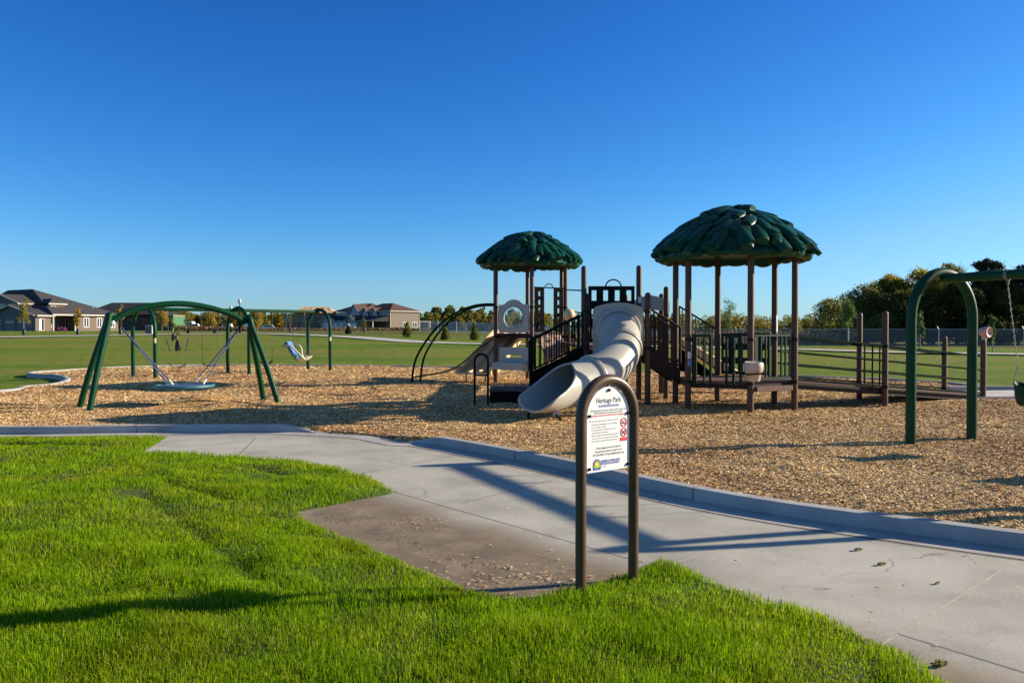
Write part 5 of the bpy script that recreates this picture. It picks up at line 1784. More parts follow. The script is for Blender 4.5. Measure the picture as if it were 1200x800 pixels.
# back swing set -----------------------------------------------------------
def back_swings():
    feet = [((156, 441), (182, 443)), ((267, 437.3), (292, 439)), ((361, 433.3), (387, 434.4))]
    F = [(gp(*a, GZ), gp(*b, GZ)) for a, b in feet]
    top = 2.42
    t = thing('swing_set', 'long green swing frame with three arches behind the disc swing', 'swing frame', tuple((F[1][0] + F[1][1]) / 2))
    mids = []
    for k, (a, b) in enumerate(F):
        arch = MB().tube(arch_pts(a, b, top, 0.065), 0.066, 16).build('arch', M['swinggreen'], t, 60)
        mids.append(Vector(((a.x + b.x) / 2, (a.y + b.y) / 2, top)))
        if k != 1:
            mb = MB(Matrix.Translation((b.x, b.y, 1.35)) @ Matrix.Rotation(R(20), 4, 'Z'))
            vs, fs = [], []
            for q in range(7):
                an = (-0.6 + 1.2 * q / 6)
                vs += [(0.068 * math.sin(an), -0.068 * math.cos(an), -0.08), (0.068 * math.sin(an), -0.068 * math.cos(an), 0.08)]
            for q in range(6): fs.append((2 * q, 2 * q + 2, 2 * q + 3, 2 * q + 1))
            mb.add(vs, fs).build('sticker', M['sticker'], arch, 60)
    for a, b in zip(mids, mids[1:]): MB().tube([a, b], 0.060, 16).build('beam', M['swinggreen'], t, 60)
    A, B, C = mids
    def tx(px, p, q):
        best = min(range(101), key=lambda k: abs((p.lerp(q, k / 100).x / p.lerp(q, k / 100).y) * FPX + 600 - px))
        return best / 100
    belt_swing(A, B, tx(196, A, B), tx(219, A, B), 0.42, 'black belt swing nearest the end arch of the long frame', group='belt swings of the long green frame')
    belt_swing(A, B, tx(236, A, B), tx(256, A, B), 0.44, 'black belt swing beside the middle arch, second in the frame', group='belt swings of the long green frame')
    belt_swing(B, C, tx(303, B, C), tx(320, B, C), 0.44, 'black belt swing next to the tilted high-backed seat', group='belt swings of the long green frame')
    for bay in ((A, B, (196, 219, 236, 256)), (B, C, (303, 320, 337, 357))):
        for px in bay[2]:
            p = bay[0].lerp(bay[1], tx(px, bay[0], bay[1]))
            MB().tube([p, p - Vector((0, 0, 0.12))], 0.02, 6).build('hanger', M['chain'], t, 60)
    # high-backed accessible swing seat
    Y = 30.3
    prof = [at(x, y, Y) for x, y in ((336, 401.5), (338.5, 406), (342, 412), (346, 418), (351, 421.5), (356, 422.5), (361, 420.5), (364.5, 417))]
    prof = crom(prof, 3)
    o = prof[10]
    s = thing('accessible_swing', 'blue and cream high-backed swing seat hanging tilted by the far arch', 'swing', tuple(o))
    ax = (C - B); ax.z = 0; ax.normalize()
    nn = Vector((0.25, 1, 0)).normalized()
    hw = 0.24
    def shell(i0, i1, m, name, grow=0.0, parent=s):
        vs, fs = [], []
        pr = prof[i0:i1]
        ws = [(-1.0, 0.10), (-0.85, 0.02), (0, 0.0), (0.85, 0.02), (1.0, 0.10), (0.98, 0.06), (0, -0.04 - grow), (-0.98, 0.06)]
        for i, c in enumerate(pr):
            t_ = (pr[min(i + 1, len(pr) - 1)] - pr[max(i - 1, 0)]).normalized()
            u = nn.cross(t_)
            if u.z < 0: u = -u
            vs += [c + nn * hw * a + u * b for a, b in ws]
        k = len(ws)
        for i in range(len(pr) - 1):
            for j in range(k):
                l = (j + 1) % k
                fs.append((i * k + j, i * k + l, (i + 1) * k + l, (i + 1) * k + j))
        fs += [tuple(range(k)), tuple((len(pr) - 1) * k + j for j in reversed(range(k)))]
        return MB().add(vs, fs).build(name, M[m], parent, 50)
    shell(0, 12, 'teal', 'seat_back', 0.05)
    shell(11, len(prof), 'cream', 'leg_rest')
    pad = [p + Vector((0.10, 0, 0.05)) for p in prof[0:9]]
    vs, fs = [], []
    for c in pad: vs += [c + nn * 0.17, c - nn * 0.17, c - nn * 0.17 + Vector((-0.05, 0, -0.04)), c + nn * 0.17 + Vector((-0.05, 0, -0.04))]
    for i in range(len(pad) - 1):
        for j in range(4):
            l = (j + 1) % 4
            fs.append((i * 4 + j, i * 4 + l, i * 4 + 4 + l, i * 4 + 4 + j))
    fs += [(0, 1, 2, 3), (len(vs) - 1, len(vs) - 2, len(vs) - 3, len(vs) - 4)]
    MB().add(vs, fs).build('back_pad', M['blue'], s, 40)
    MB().tube(crom([at(333.5, 405, Y - .2), at(341, 405.5, Y - .25), at(347, 411, Y - .28), at(353, 417, Y - .28), at(357, 421, Y - .2)], 4), 0.035, 8).build('harness_bar', M['cream'], s, 60)
    MB().tube(crom([at(347, 404, Y + .2), at(351, 405, Y + .2), at(353.3, 409, Y + .2), at(354, 415, Y + .1), at(355.5, 419, Y)], 4), 0.03, 8).build('harness_loop', M['cream'], s, 60)
    mb = MB(Matrix.Translation(at(332.5, 405.5, Y - .2))); mb.lathe([(1e-6, 0.06), (0.06, 0.03), (0.06, -0.03), (1e-6, -0.06)], (0, 0, 0), 10)
    mb.build('handle_knob', M['pink'], s, 60)
    pA, pB = B.lerp(C, tx(337, B, C)), B.lerp(C, tx(357, B, C))
    chain(s, pA - Vector((0, 0, 0.1)), at(333, 404, Y - .2)); chain(s, pA - Vector((0, 0, 0.1)), at(346, 404, Y + .2))
    chain(s, pB - Vector((0, 0, 0.1)), at(348, 404, Y + .2)); chain(s, pB - Vector((0, 0, 0.1)), at(360.5, 418, Y - .15))
back_swings()

# ------------------------------------------------------------------ trees and plants
def leaf_quads(centres, radii, n, size, seed, squash=0.8, shell=0.45):
    """n leaf quads spread through ellipsoid clumps; returns verts, faces."""
    g = np.random.default_rng(seed)
    centres, radii = np.asarray(centres, float), np.asarray(radii, float)
    w = radii ** 2
    idx = g.choice(len(centres), n, p=w / w.sum())
    d = g.normal(size=(n, 3)); d /= np.linalg.norm(d, axis=1)[:, None]
    rr = (shell + (1 - shell) * g.random(n) ** 0.7) * (1 + 0.12 * g.normal(size=n))
    p = centres[idx] + d * (radii[idx] * rr)[:, None] * np.array([1, 1, squash])
    a = g.normal(size=(n, 3)); a /= np.linalg.norm(a, axis=1)[:, None]
    b = np.cross(a, g.normal(size=(n, 3))); b /= np.linalg.norm(b, axis=1)[:, None]
    s = (size * (0.6 + 0.8 * g.random(n)))[:, None]
    v = np.stack([p - a * s, p + b * s * 0.45, p + a * s, p - b * s * 0.45], 1).reshape(-1, 3)
    return v, np.arange(n * 4).reshape(-1, 4)

def trunk_mesh(mb, h, r, crown_pts, rnd, lean=0.03):
    top = Vector((rnd.uniform(-lean, lean) * h, rnd.uniform(-lean, lean) * h, h))
    pts = crom([(0, 0, -0.3), (top.x * 0.2, top.y * 0.3, h * 0.35), (top.x * 0.6, top.y * 0.5, h * 0.7), top], 4)
    m = len(pts)
    mb.tube(pts, [r * (1.25 if i == 0 else 1 - 0.65 * i / (m - 1)) for i in range(m)], 8)
    for c in crown_pts:
        c = Vector(c)
        k = rnd.uniform(0.45, 0.95)
        s = pts[min(m - 1, int(k * m))]
        mid = s.lerp(c, 0.5) + Vector((0, 0, 0.08 * (c - s).length))
        q = crom([s, mid, c], 4)
        mb.tube(q, [r * 0.42 * (1 - 0.8 * i / (len(q) - 1)) for i in range(len(q))], 5)
        for j in range(2):
            e = c + Vector((rnd.uniform(-1, 1), rnd.uniform(-1, 1), rnd.uniform(-0.3, 0.9))) * (c - s).length * 0.35
            mb.tube([q[-3], q[-3].lerp(e, 0.6), e], [r * 0.15, r * 0.10, r * 0.04], 4)

def big_tree(loc, h, w, label, leaf, seed, n=18000, size=0.16, trunk=0.28, base=0.25, bare=0.0, group=None, name='tree', squash=0.85, nclump=38, cat='tree'):
    rnd = random.Random(seed)
    t = thing(name, label, cat, loc, group)
    cs, rs = [], []
    hz0, hz1 = h * base, h
    for k in range(nclump):
        u = rnd.random()
        zz = hz0 + (hz1 - hz0) * (0.12 + 0.80 * u)
        prof = math.sin(math.pi * min(1, 0.18 + 0.80 * u)) ** 0.7
        a = rnd.uniform(0, 2 * math.pi)
        rr = w / 2 * prof * math.sqrt(rnd.uniform(0.1, 1)) * 0.85
        cs.append((rr * math.cos(a), rr * math.sin(a), zz))
        rs.append(w * rnd.uniform(0.11, 0.21) * (0.75 + 0.4 * prof))
    tb = MB()
    trunk_mesh(tb, h * 0.55, trunk, cs[:int(nclump * 0.7)], rnd)
    tb.build('trunk', M['bark'], t, 60, world=False)
    v, f = leaf_quads(cs, rs, n, size, seed, squash)
    npmesh('crown', v, f, M[leaf], t)
    return t

def on_ground(px, Y):
    x = (px - 600) / FPX * Y
    return Vector((x, Y, tz(x, Y)))

def topz(py, Y): return EYE + (386 - py) / FPX * Y

# the big trees behind the right hand fence: (px, top py, width px, Y, leaf, label, extra)
RT = [(972, 350, 44, 104, 'leafolive', 'thin half bare grey tree at the end of the big tree row', dict(n=2600, size=0.13, nclump=18, trunk=0.16)),
      (1016, 331, 62, 97, 'leafolive', 'spreading olive tree with open branches at the left of the dark grove', dict(n=9000, size=0.15, nclump=26, trunk=0.32)),
      (1046, 323, 60, 100, 'leafyellow', 'broad tree turning yellow green on top behind the ramp posts', dict(n=13000, size=0.16)),
      (1080, 315, 64, 98, 'leafyellow', 'taller yellow topped tree behind the right swing arch', dict(n=14000, size=0.16)),
      (1064, 336, 56, 92, 'leafdark', 'low dark tree shading the fence behind the swing arch', dict(n=13000, size=0.16, base=0.1)),
      (1112, 309, 52, 104, 'leafolive', 'olive tree with thin orange tinged top above the swing beam', dict(n=11000, size=0.15)),
      (1122, 330, 70, 92, 'leafdark', 'dense dark tree inside the grove behind the swing legs', dict(n=16000, size=0.17, base=0.08)),
      (1156, 297, 46, 97, 'needle', 'dark pine rising highest above the swing beam', dict(n=15000, size=0.15, base=0.15, squash=0.6, nclump=30)),
      (1172, 318, 60, 92, 'leafdark', 'dense dark tree behind the swing chain', dict(n=16000, size=0.17, base=0.08)),
      (1203, 303, 60, 95, 'needle', 'second dark pine at the right edge of the grove', dict(n=14000, size=0.16, base=0.1, squash=0.65, nclump=30)),
      (1250, 300, 90, 93, 'leafdark', 'large dark tree just beyond the right edge of the grove', dict(n=14000, size=0.18, base=0.08)),
      (1093, 360, 46, 90, 'leafdark', 'short dark bushy tree low behind the fence under the grove', dict(n=9000, size=0.16, base=0.02)),
      (1035, 366, 40, 90, 'leafolive', 'rounded olive bush behind the fence beside the ramp posts', dict(n=5000, size=0.15, base=0.02)),
      (1146, 362, 56, 89, 'leafdark', 'low dark bush behind the fence near the talk tube post', dict(n=9000, size=0.16, base=0.02)),
      (1192, 360, 60, 89, 'leafdark', 'low dark bush behind the fence near the swing seat', dict(n=9000, size=0.16, base=0.02))]
for k, (px, py, wpx, Y, leaf, lab, kw) in enumerate(RT):
    loc = on_ground(px, Y)
    big_tree(tuple(loc), topz(py, Y) - loc.z, wpx / FPX * Y, lab, leaf, 100 + k, group='trees behind the right fence', **kw)

# far bands of trees, each one mass
def treeline(px0, px1, Y, py_top, leaf, label, seed, size=0.5, step=5.0, n=16000, wob=6):
    rnd = random.Random(seed)
    cs, rs = [], []
    px = px0
    while px < px1:
        g = on_ground(px, Y + rnd.uniform(-12, 12))
        top = topz(py_top + rnd.uniform(-wob, wob) * 0.5 + 2.0 * math.sin(px * 0.07 + seed), g.y)
        h = max(2.0, top - g.z)
        r = h * rnd.uniform(0.22, 0.34)
        for q in range(3):
            cs.append((g.x + rnd.uniform(-r, r), g.y + rnd.uniform(-r, r), g.z + h * (0.25 + 0.27 * q) - r * 0.15))
            rs.append(r * (1.1 - 0.22 * q))
        px += step * rnd.uniform(0.5, 1.4)
    v, f = leaf_quads(cs, rs, n, size, seed, 0.95, 0.55)
    o = npmesh('treeline', v, f, M[leaf])
    return tag(o, label, 'trees', kind='stuff')
treeline(180, 345, 330, 366, 'leafmix', 'autumn treeline far behind the parked white trucks', 21, 0.6)
treeline(205, 335, 420, 365, 'leafolive', 'darker line of trees behind the autumn trees', 22, 0.7)
treeline(482, 640, 300, 366, 'leafmix', 'mixed autumn treeline behind the white fence', 23, 0.55)
treeline(488, 600, 360, 360, 'leafolive', 'taller olive trees behind the white fence', 24, 0.7, 7)
treeline(600, 800, 330, 367, 'leafmix', 'autumn treeline behind the two towers', 25, 0.55)
treeline(740, 1000, 340, 371, 'leafmix', 'low autumn treeline behind the ramp', 26, 0.5, 4.5)
treeline(830, 1000, 380, 367, 'leafolive', 'dark strip of far trees above the autumn treeline', 27, 0.5, 7, 8000)
treeline(-40, 60, 330, 376, 'leafdark', 'dark trees far beyond the grey roofed house', 28, 0.6, 6, 6000)
treeline(975, 1300, 125, 345, 'leafdark', 'dark mass of woodland behind the big trees', 29, 0.28, 4, 40000)
# dry tall grass and brush between fence and trees
def patch_stuff(name, px0, px1, Y0, Y1, h, leaf, label, n, size, seed):
    g = np.random.default_rng(seed)
    y = Y0 + (Y1 - Y0) * g.random(n)
    x = ((px0 + (px1 - px0) * g.random(n)) - 600) / FPX * y
    z = terrain(x, y) + h * (0.15 + 0.85 * g.random(n)) * (0.35 + 0.9 * vnoise(x, y, 4.0))
    p = np.stack([x, y, z], -1)
    a = np.stack([g.normal(0, 0.35, n), g.normal(0, 0.35, n), np.ones(n)], -1); a /= np.linalg.norm(a, axis=1)[:, None]
    b = np.stack([g.normal(size=n), g.normal(size=n), np.zeros(n)], -1); b /= np.linalg.norm(b, axis=1)[:, None]
    s = (size * (0.5 + g.random(n)))[:, None]
    v = np.stack([p - a * s, p + b * s * 0.4, p + a * s, p - b * s * 0.4], 1).reshape(-1, 3)
    return tag(npmesh(name, v, np.arange(n * 4).reshape(-1, 4), M[leaf]), label, 'brush', kind='stuff')
patch_stuff('tall_grass', 640, 1010, 88, 150, 1.25, 'reed', 'dry tan grass standing behind the chain link fence', 26000, 0.22, 31)
patch_stuff('brush', 300, 505, 165, 205, 0.6, 'brush', 'rusty weeds in front of the brown townhouse', 16000, 0.2, 32)
patch_stuff('brush', 205, 300, 170, 195, 0.9, 'brush', 'dark reddish brush beside the parked vehicles', 6000, 0.3, 33)

# young staked trees in the field with watering bags
def young_tree(px, py_base, py_top, leaf, label, wpx=12, n=700, bag=True, seed=1, stakes=False, Y=None, wrap=False, crown0=0.38, leafsize=0.11, name='young_tree'):
    g = tp(px, py_base) if Y is None else on_ground(px, Y)
    Y = g.y
    h = topz(py_top, Y) - g.z
    rnd = random.Random(seed)
    t = thing(name, label, 'tree', tuple(g), 'young trees in the field')
    w = wpx / FPX * Y
    cs, rs = [], []
    for k in range(9):
        u = k / 8
        cs.append((rnd.uniform(-0.25, 0.25) * w, rnd.uniform(-0.25, 0.25) * w, h * (crown0 + (0.96 - crown0) * u)))
        rs.append(w * (0.30 - 0.16 * abs(u - 0.4)))
    mb = MB()
    trunk_mesh(mb, h * 0.9, 0.045, cs, rnd, 0.01)
    tr = mb.build('trunk', M['palebark'], t, 60, world=False)
    if n:
        n = int(n * 1.9)
        v, f = leaf_quads(cs, rs, n, leafsize, seed, 1.2, 0.1)
        npmesh('crown', v, f, M[leaf], t)
    if wrap:
        MB().tube([(0, 0, 0.05), (0, 0, h * 0.40)], 0.075, 10).build('trunk_wrap', M['wrap'], tr, 60, world=False)
    if bag:
        MB().lathe([(0.20, 0.0), (0.22, 0.25), (0.18, 0.6), (0.07, 0.75)], (0.03, 0, 0.0), 10).build('watering_bag', M['bag'], t, 60, world=False)
    if stakes:
        for s in (-1, 1):
            MB().tube([(s * 0.55, 0, -0.1), (s * 0.85, 0, 0.95)], 0.035, 6).build('stake', M['bark'], t, 60, world=False)
    return t
young_tree(28, 392.5, 350, 'leafyellow', 'slim yellow green young tree before the grey garage', 13, 420, seed=2)
young_tree(91, 392, 361.5, 'leafgold', 'golden young tree before the tan wall windows', 10, 520, seed=3)
young_tree(141, 392, 357, 'leafgold', 'golden young tree between the two dark roofed houses', 8, 420, seed=4)
young_tree(190, 389, 363, 'leafgold', 'golden young tree before the green sheathed house', 16, 700, bag=False, seed=5)
young_tree(220, 391, 363, 'leafyellow', 'thin young tree before the white trucks', 12, 260, seed=6)
young_tree(251, 391, 364, 'leafgold', 'sparse golden young tree right of the white trucks', 13, 420, seed=7)
young_tree(203, 399, 372, 'leafolive', 'nearly bare young tree in a round dirt ring behind the swings', 9, 60, seed=8)
young_tree(208, 411, 380, 'leafolive', 'small staked young tree with black bag behind the belt swings', 8, 50, seed=9, stakes=True)
young_tree(302, 391, 366, 'leafgold', 'golden young tree right of the lamp post', 14, 600, bag=False, seed=10)
young_tree(340, 389, 366, 'leafolive', 'thin young tree before the plywood framed house', 7, 160, seed=11)
young_tree(427, 389, 372, 'leafolive', 'thin young tree before the townhouse porch', 8, 160, seed=12)
young_tree(994, 405, 352, 'leafgreen', 'young tree with pale wrapped trunk by the right fence', 22, 700, bag=False, seed=13, wrap=True, crown0=0.45)
young_tree(1163, 413, 370, 'leafgreen', 'narrow bright green young tree beside the talk tube', 10, 900, bag=False, seed=14, crown0=0.32, leafsize=0.10)
young_tree(1078, 412, 364, 'leafgreen', 'small yellow green young tree half hidden by the swing leg', 10, 260, bag=False, seed=15, crown0=0.4)
young_tree(855, 398, 352, 'leafgreen', 'leafy young tree behind the back post of the big tower', 24, 600, bag=False, seed=16, crown0=0.4, Y=120)

def conifer(px, py_base, py_top, wpx, label, seed, leaf='needle'):
    g = tp(px, py_base)
    h = topz(py_top, g.y) - g.z
    t = thing('evergreen_bush', label, 'bush', tuple(g), 'small evergreens along the far path')
    w = wpx / FPX * g.y
    MB().tube([(0, 0, -0.1), (0, 0, h * 0.9)], [0.06, 0.015], 6).build('trunk', M['bark'], t, 60, world=False)
    cs, rs = [], []
    for k in range(7):
        u = k / 6
        cs.append((0, 0, h * (0.14 + 0.76 * u))); rs.append(w * 0.5 * (1 - 0.78 * u))
    v, f = leaf_quads(cs, rs, 1500, 0.14, seed, 0.7, 0.25)
    npmesh('foliage', v, f, M[leaf], t)
conifer(477, 394.5, 376, 11, 'round topped evergreen bush left of the arch climber', 51, 'leafolive')
conifer(522, 398, 379, 11, 'small evergreen bush seen through the arch climber', 52, 'leafolive')
conifer(556, 398, 377, 11, 'small evergreen bush just left of the bubble window tower', 53, 'leafolive')
conifer(408, 391, 381, 7, 'tiny evergreen bush before the white garage doors', 54)

# ------------------------------------------------------------------ fences
def fence(P, h, post_step, label, arms=True, name='chain_link_fence', wire='wire'):
    P = [Vector(p) for p in P]
    t = thing(name, label, 'fence', tuple(P[0]))
    mid = []
    for a, b in zip(P, P[1:]):
        n = max(1, int((b - a).length / post_step))
        mid += [a.lerp(b, k / n) for k in range(n)]
    mid.append(P[-1])
    for p in mid:
        mb = MB()
        p = Vector((p.x, p.y, tz(p.x, p.y)))
        mb.tube([p, p + Vector((0, 0, h))], 0.042, 6)
        if arms: mb.tube([p + Vector((0, 0, h)), p + Vector((-0.12, 0.1, h + 0.28))], 0.03, 5)
        mb.build('fence_post', M['galv'], t, 60)
    mb, wr = MB(), MB()
    for a, b in zip(mid, mid[1:]):
        za, zb = tz(a.x, a.y), tz(b.x, b.y)
        mb.tube([Vector((a.x, a.y, za + h)), Vector((b.x, b.y, zb + h))], 0.026, 5)
        wr.add([(a.x, a.y - 0.03, za), (b.x, b.y - 0.03, zb), (b.x, b.y - 0.03, zb + h), (a.x, a.y - 0.03, za + h)], [(0, 1, 2, 3)])
    mb.build('top_rail', M['galv'], t, 60)
    wr.build('wire_mesh', M[wire], t, 60)
    return t
def fx(px, Y): return (((px - 600) / FPX) * Y, Y, 0)
fence([fx(800, 92), fx(930, 86), fx(1010, 83), fx(1100, 80), fx(1200, 76), fx(1330, 72)], 1.75, 5.4, 'grey chain link fence with angled post tops before the dark grove')
fence([fx(492, 134), fx(580, 128), fx(660, 112), fx(800, 92)], 1.75, 3.4, 'pale chain link fence with close set posts behind the slide tower', wire='wirepale')

# ------------------------------------------------------------------ buildings
def hip(mb, u0, u1, v0, v1, z, rise, over=0.5, ru=None, rv=None, th=0.22):
    """Hip roof over a rectangle; ridge from ru/rv end points ((u,v),(u,v))."""
    u0, u1, v0, v1 = u0 - over, u1 + over, v0 - over, v1 + over
    if ru is None:
        if (u1 - u0) >= (v1 - v0):
            k = (v1 - v0) / 2; ru = ((u0 + k, (v0 + v1) / 2), (u1 - k, (v0 + v1) / 2))
        else:
            k = (u1 - u0) / 2; ru = (((u0 + u1) / 2, v0 + k), ((u0 + u1) / 2, v1 - k))
    (a, b), (c, d) = ru
    vs = [(u0, v0, z), (u1, v0, z), (u1, v1, z), (u0, v1, z), (a, b, z + rise), (c, d, z + rise), (u0, v0, z - th), (u1, v0, z - th), (u1, v1, z - th), (u0, v1, z - th)]
    if abs(c - a) >= abs(d - b): fs = [(0, 1, 5, 4), (1, 2, 5), (2, 3, 4, 5), (3, 0, 4)]
    else: fs = [(0, 1, 4), (1, 2, 5, 4), (2, 3, 5), (3, 0, 4, 5)]
    mb.add(vs, fs + [(9, 8, 7, 6)])
    return [(0, 1, 7, 6)], vs

def fascia(mb, u0, u1, v0, v1, z, over=0.5, th=0.22):
    u0, u1, v0, v1 = u0 - over - 0.01, u1 + over + 0.01, v0 - over - 0.01, v1 + over + 0.01
    w = 0.03
    mb.box(u0, u1, v0 - w, v0, z - th, z + 0.01); mb.box(u0, u1, v1, v1 + w, z - th, z + 0.01)
    mb.box(u0 - w, u0, v0, v1, z - th, z + 0.01); mb.box(u1, u1 + w, v0, v1, z - th, z + 0.01)

def gable(mb, u0, u1, v0, v1, z, rise, over=0.4, axis='u', th=0.16):
    if axis == 'u':                     # ridge runs along u, gable ends at u0 and u1
        vm = (v0 + v1) / 2
        vs = []
        for u in (u0 - over, u1 + over):
            for dz in (0, -th):
                vs += [(u, v0 - over, z - rise * over / (vm - v0) + dz + th), (u, vm, z + rise + dz + th), (u, v1 + over, z - rise * over / (vm - v0) + dz + th)]
    else:
        um = (u0 + u1) / 2
        vs = []
        for v in (v0 - over, v1 + over):
            for dz in (0, -th):
                vs += [(u0 - over, v, z - rise * over / (um - u0) + dz + th), (um, v, z + rise + dz + th), (u1 + over, v, z - rise * over / (um - u0) + dz + th)]
    fs = [(0, 6, 7, 1), (1, 7, 8, 2), (3, 4, 10, 9), (4, 5, 11, 10), (0, 1, 4, 3), (1, 2, 5, 4), (6, 9, 10, 7), (7, 10, 11, 8), (0, 3, 9, 6), (2, 8, 11, 5)]
    mb.add(vs, fs)

def gable_wall(mb, u0, u1, v0, v1, z, rise, axis='u', zb=0.0):
    if axis == 'u':
        vm = (v0 + v1) / 2
        pr = [(v0, zb), (v1, zb), (v1, z), (vm, z + rise), (v0, z)]
        vs = [(u0, a, b) for a, b in pr] + [(u1, a, b) for a, b in pr]
    else:
        um = (u0 + u1) / 2
        pr = [(u0, zb), (u1, zb), (u1, z), (um, z + rise), (u0, z)]
        vs = [(a, v0, b) for a, b in pr] + [(a, v1, b) for a, b in pr]
    mb.add(vs, [(0, 1, 2, 3, 4), (9, 8, 7, 6, 5)] + [(i, 5 + i, 5 + (i + 1) % 5, (i + 1) % 5) for i in range(5)])

class House:
    def __init__(self, name, label, origin, udir, cat='house', vsign=1):
        self.t = thing(name, label, cat, tuple(origin))
        u = Vector((udir[0], udir[1], 0)).normalized()
        v = Vector((-u.y, u.x, 0)) * vsign
        self.Mx = Matrix(((u.x, v.x, 0, origin[0]), (u.y, v.y, 0, origin[1]), (0, 0, 1, origin[2]), (0, 0, 0, 1)))
    def mb(self): return MB(self.Mx)
    def put(self, mb, name, m, parent=None, angle=30): return mb.build(name, M[m], parent or self.t, angle)
    def box(self, name, m, *a, parent=None):
        return self.put(self.mb().box(*a), name, m, parent)
    def window(self, axis, c, w, z0, z1, face, panes=1, parent=None, trim='trim', out=-1):
        """axis 'u': window on a wall v=face, centred at u=c; axis 'v': on wall u=face."""
        f, p = self.mb(), self.mb()
        t = 0.10
        def bx(mb, a0, a1, zz0, zz1, d0, d1):
            lo, hi = sorted((face + out * d0, face + out * d1))
            if axis == 'u': mb.box(a0, a1, lo, hi, zz0, zz1)
            else: mb.box(lo, hi, a0, a1, zz0, zz1)
        bx(f, c - w / 2 - t, c - w / 2, z0 - t, z1 + t, 0.002, 0.06); bx(f, c + w / 2, c + w / 2 + t, z0 - t, z1 + t, 0.002, 0.06)
        bx(f, c - w / 2, c + w / 2, z1, z1 + t, 0.002, 0.06); bx(f, c - w / 2, c + w / 2, z0 - t, z0, 0.002, 0.07)
        for k in range(1, panes):
            x = c - w / 2 + w * k / panes
            bx(f, x - 0.05, x + 0.05, z0, z1, 0.002, 0.055)
        bx(p, c - w / 2, c + w / 2, z0, z1, 0.003, 0.02)
        wn = self.put(f, 'window', trim, parent)
        self.put(p, 'pane', 'winglass', wn)
        return wn

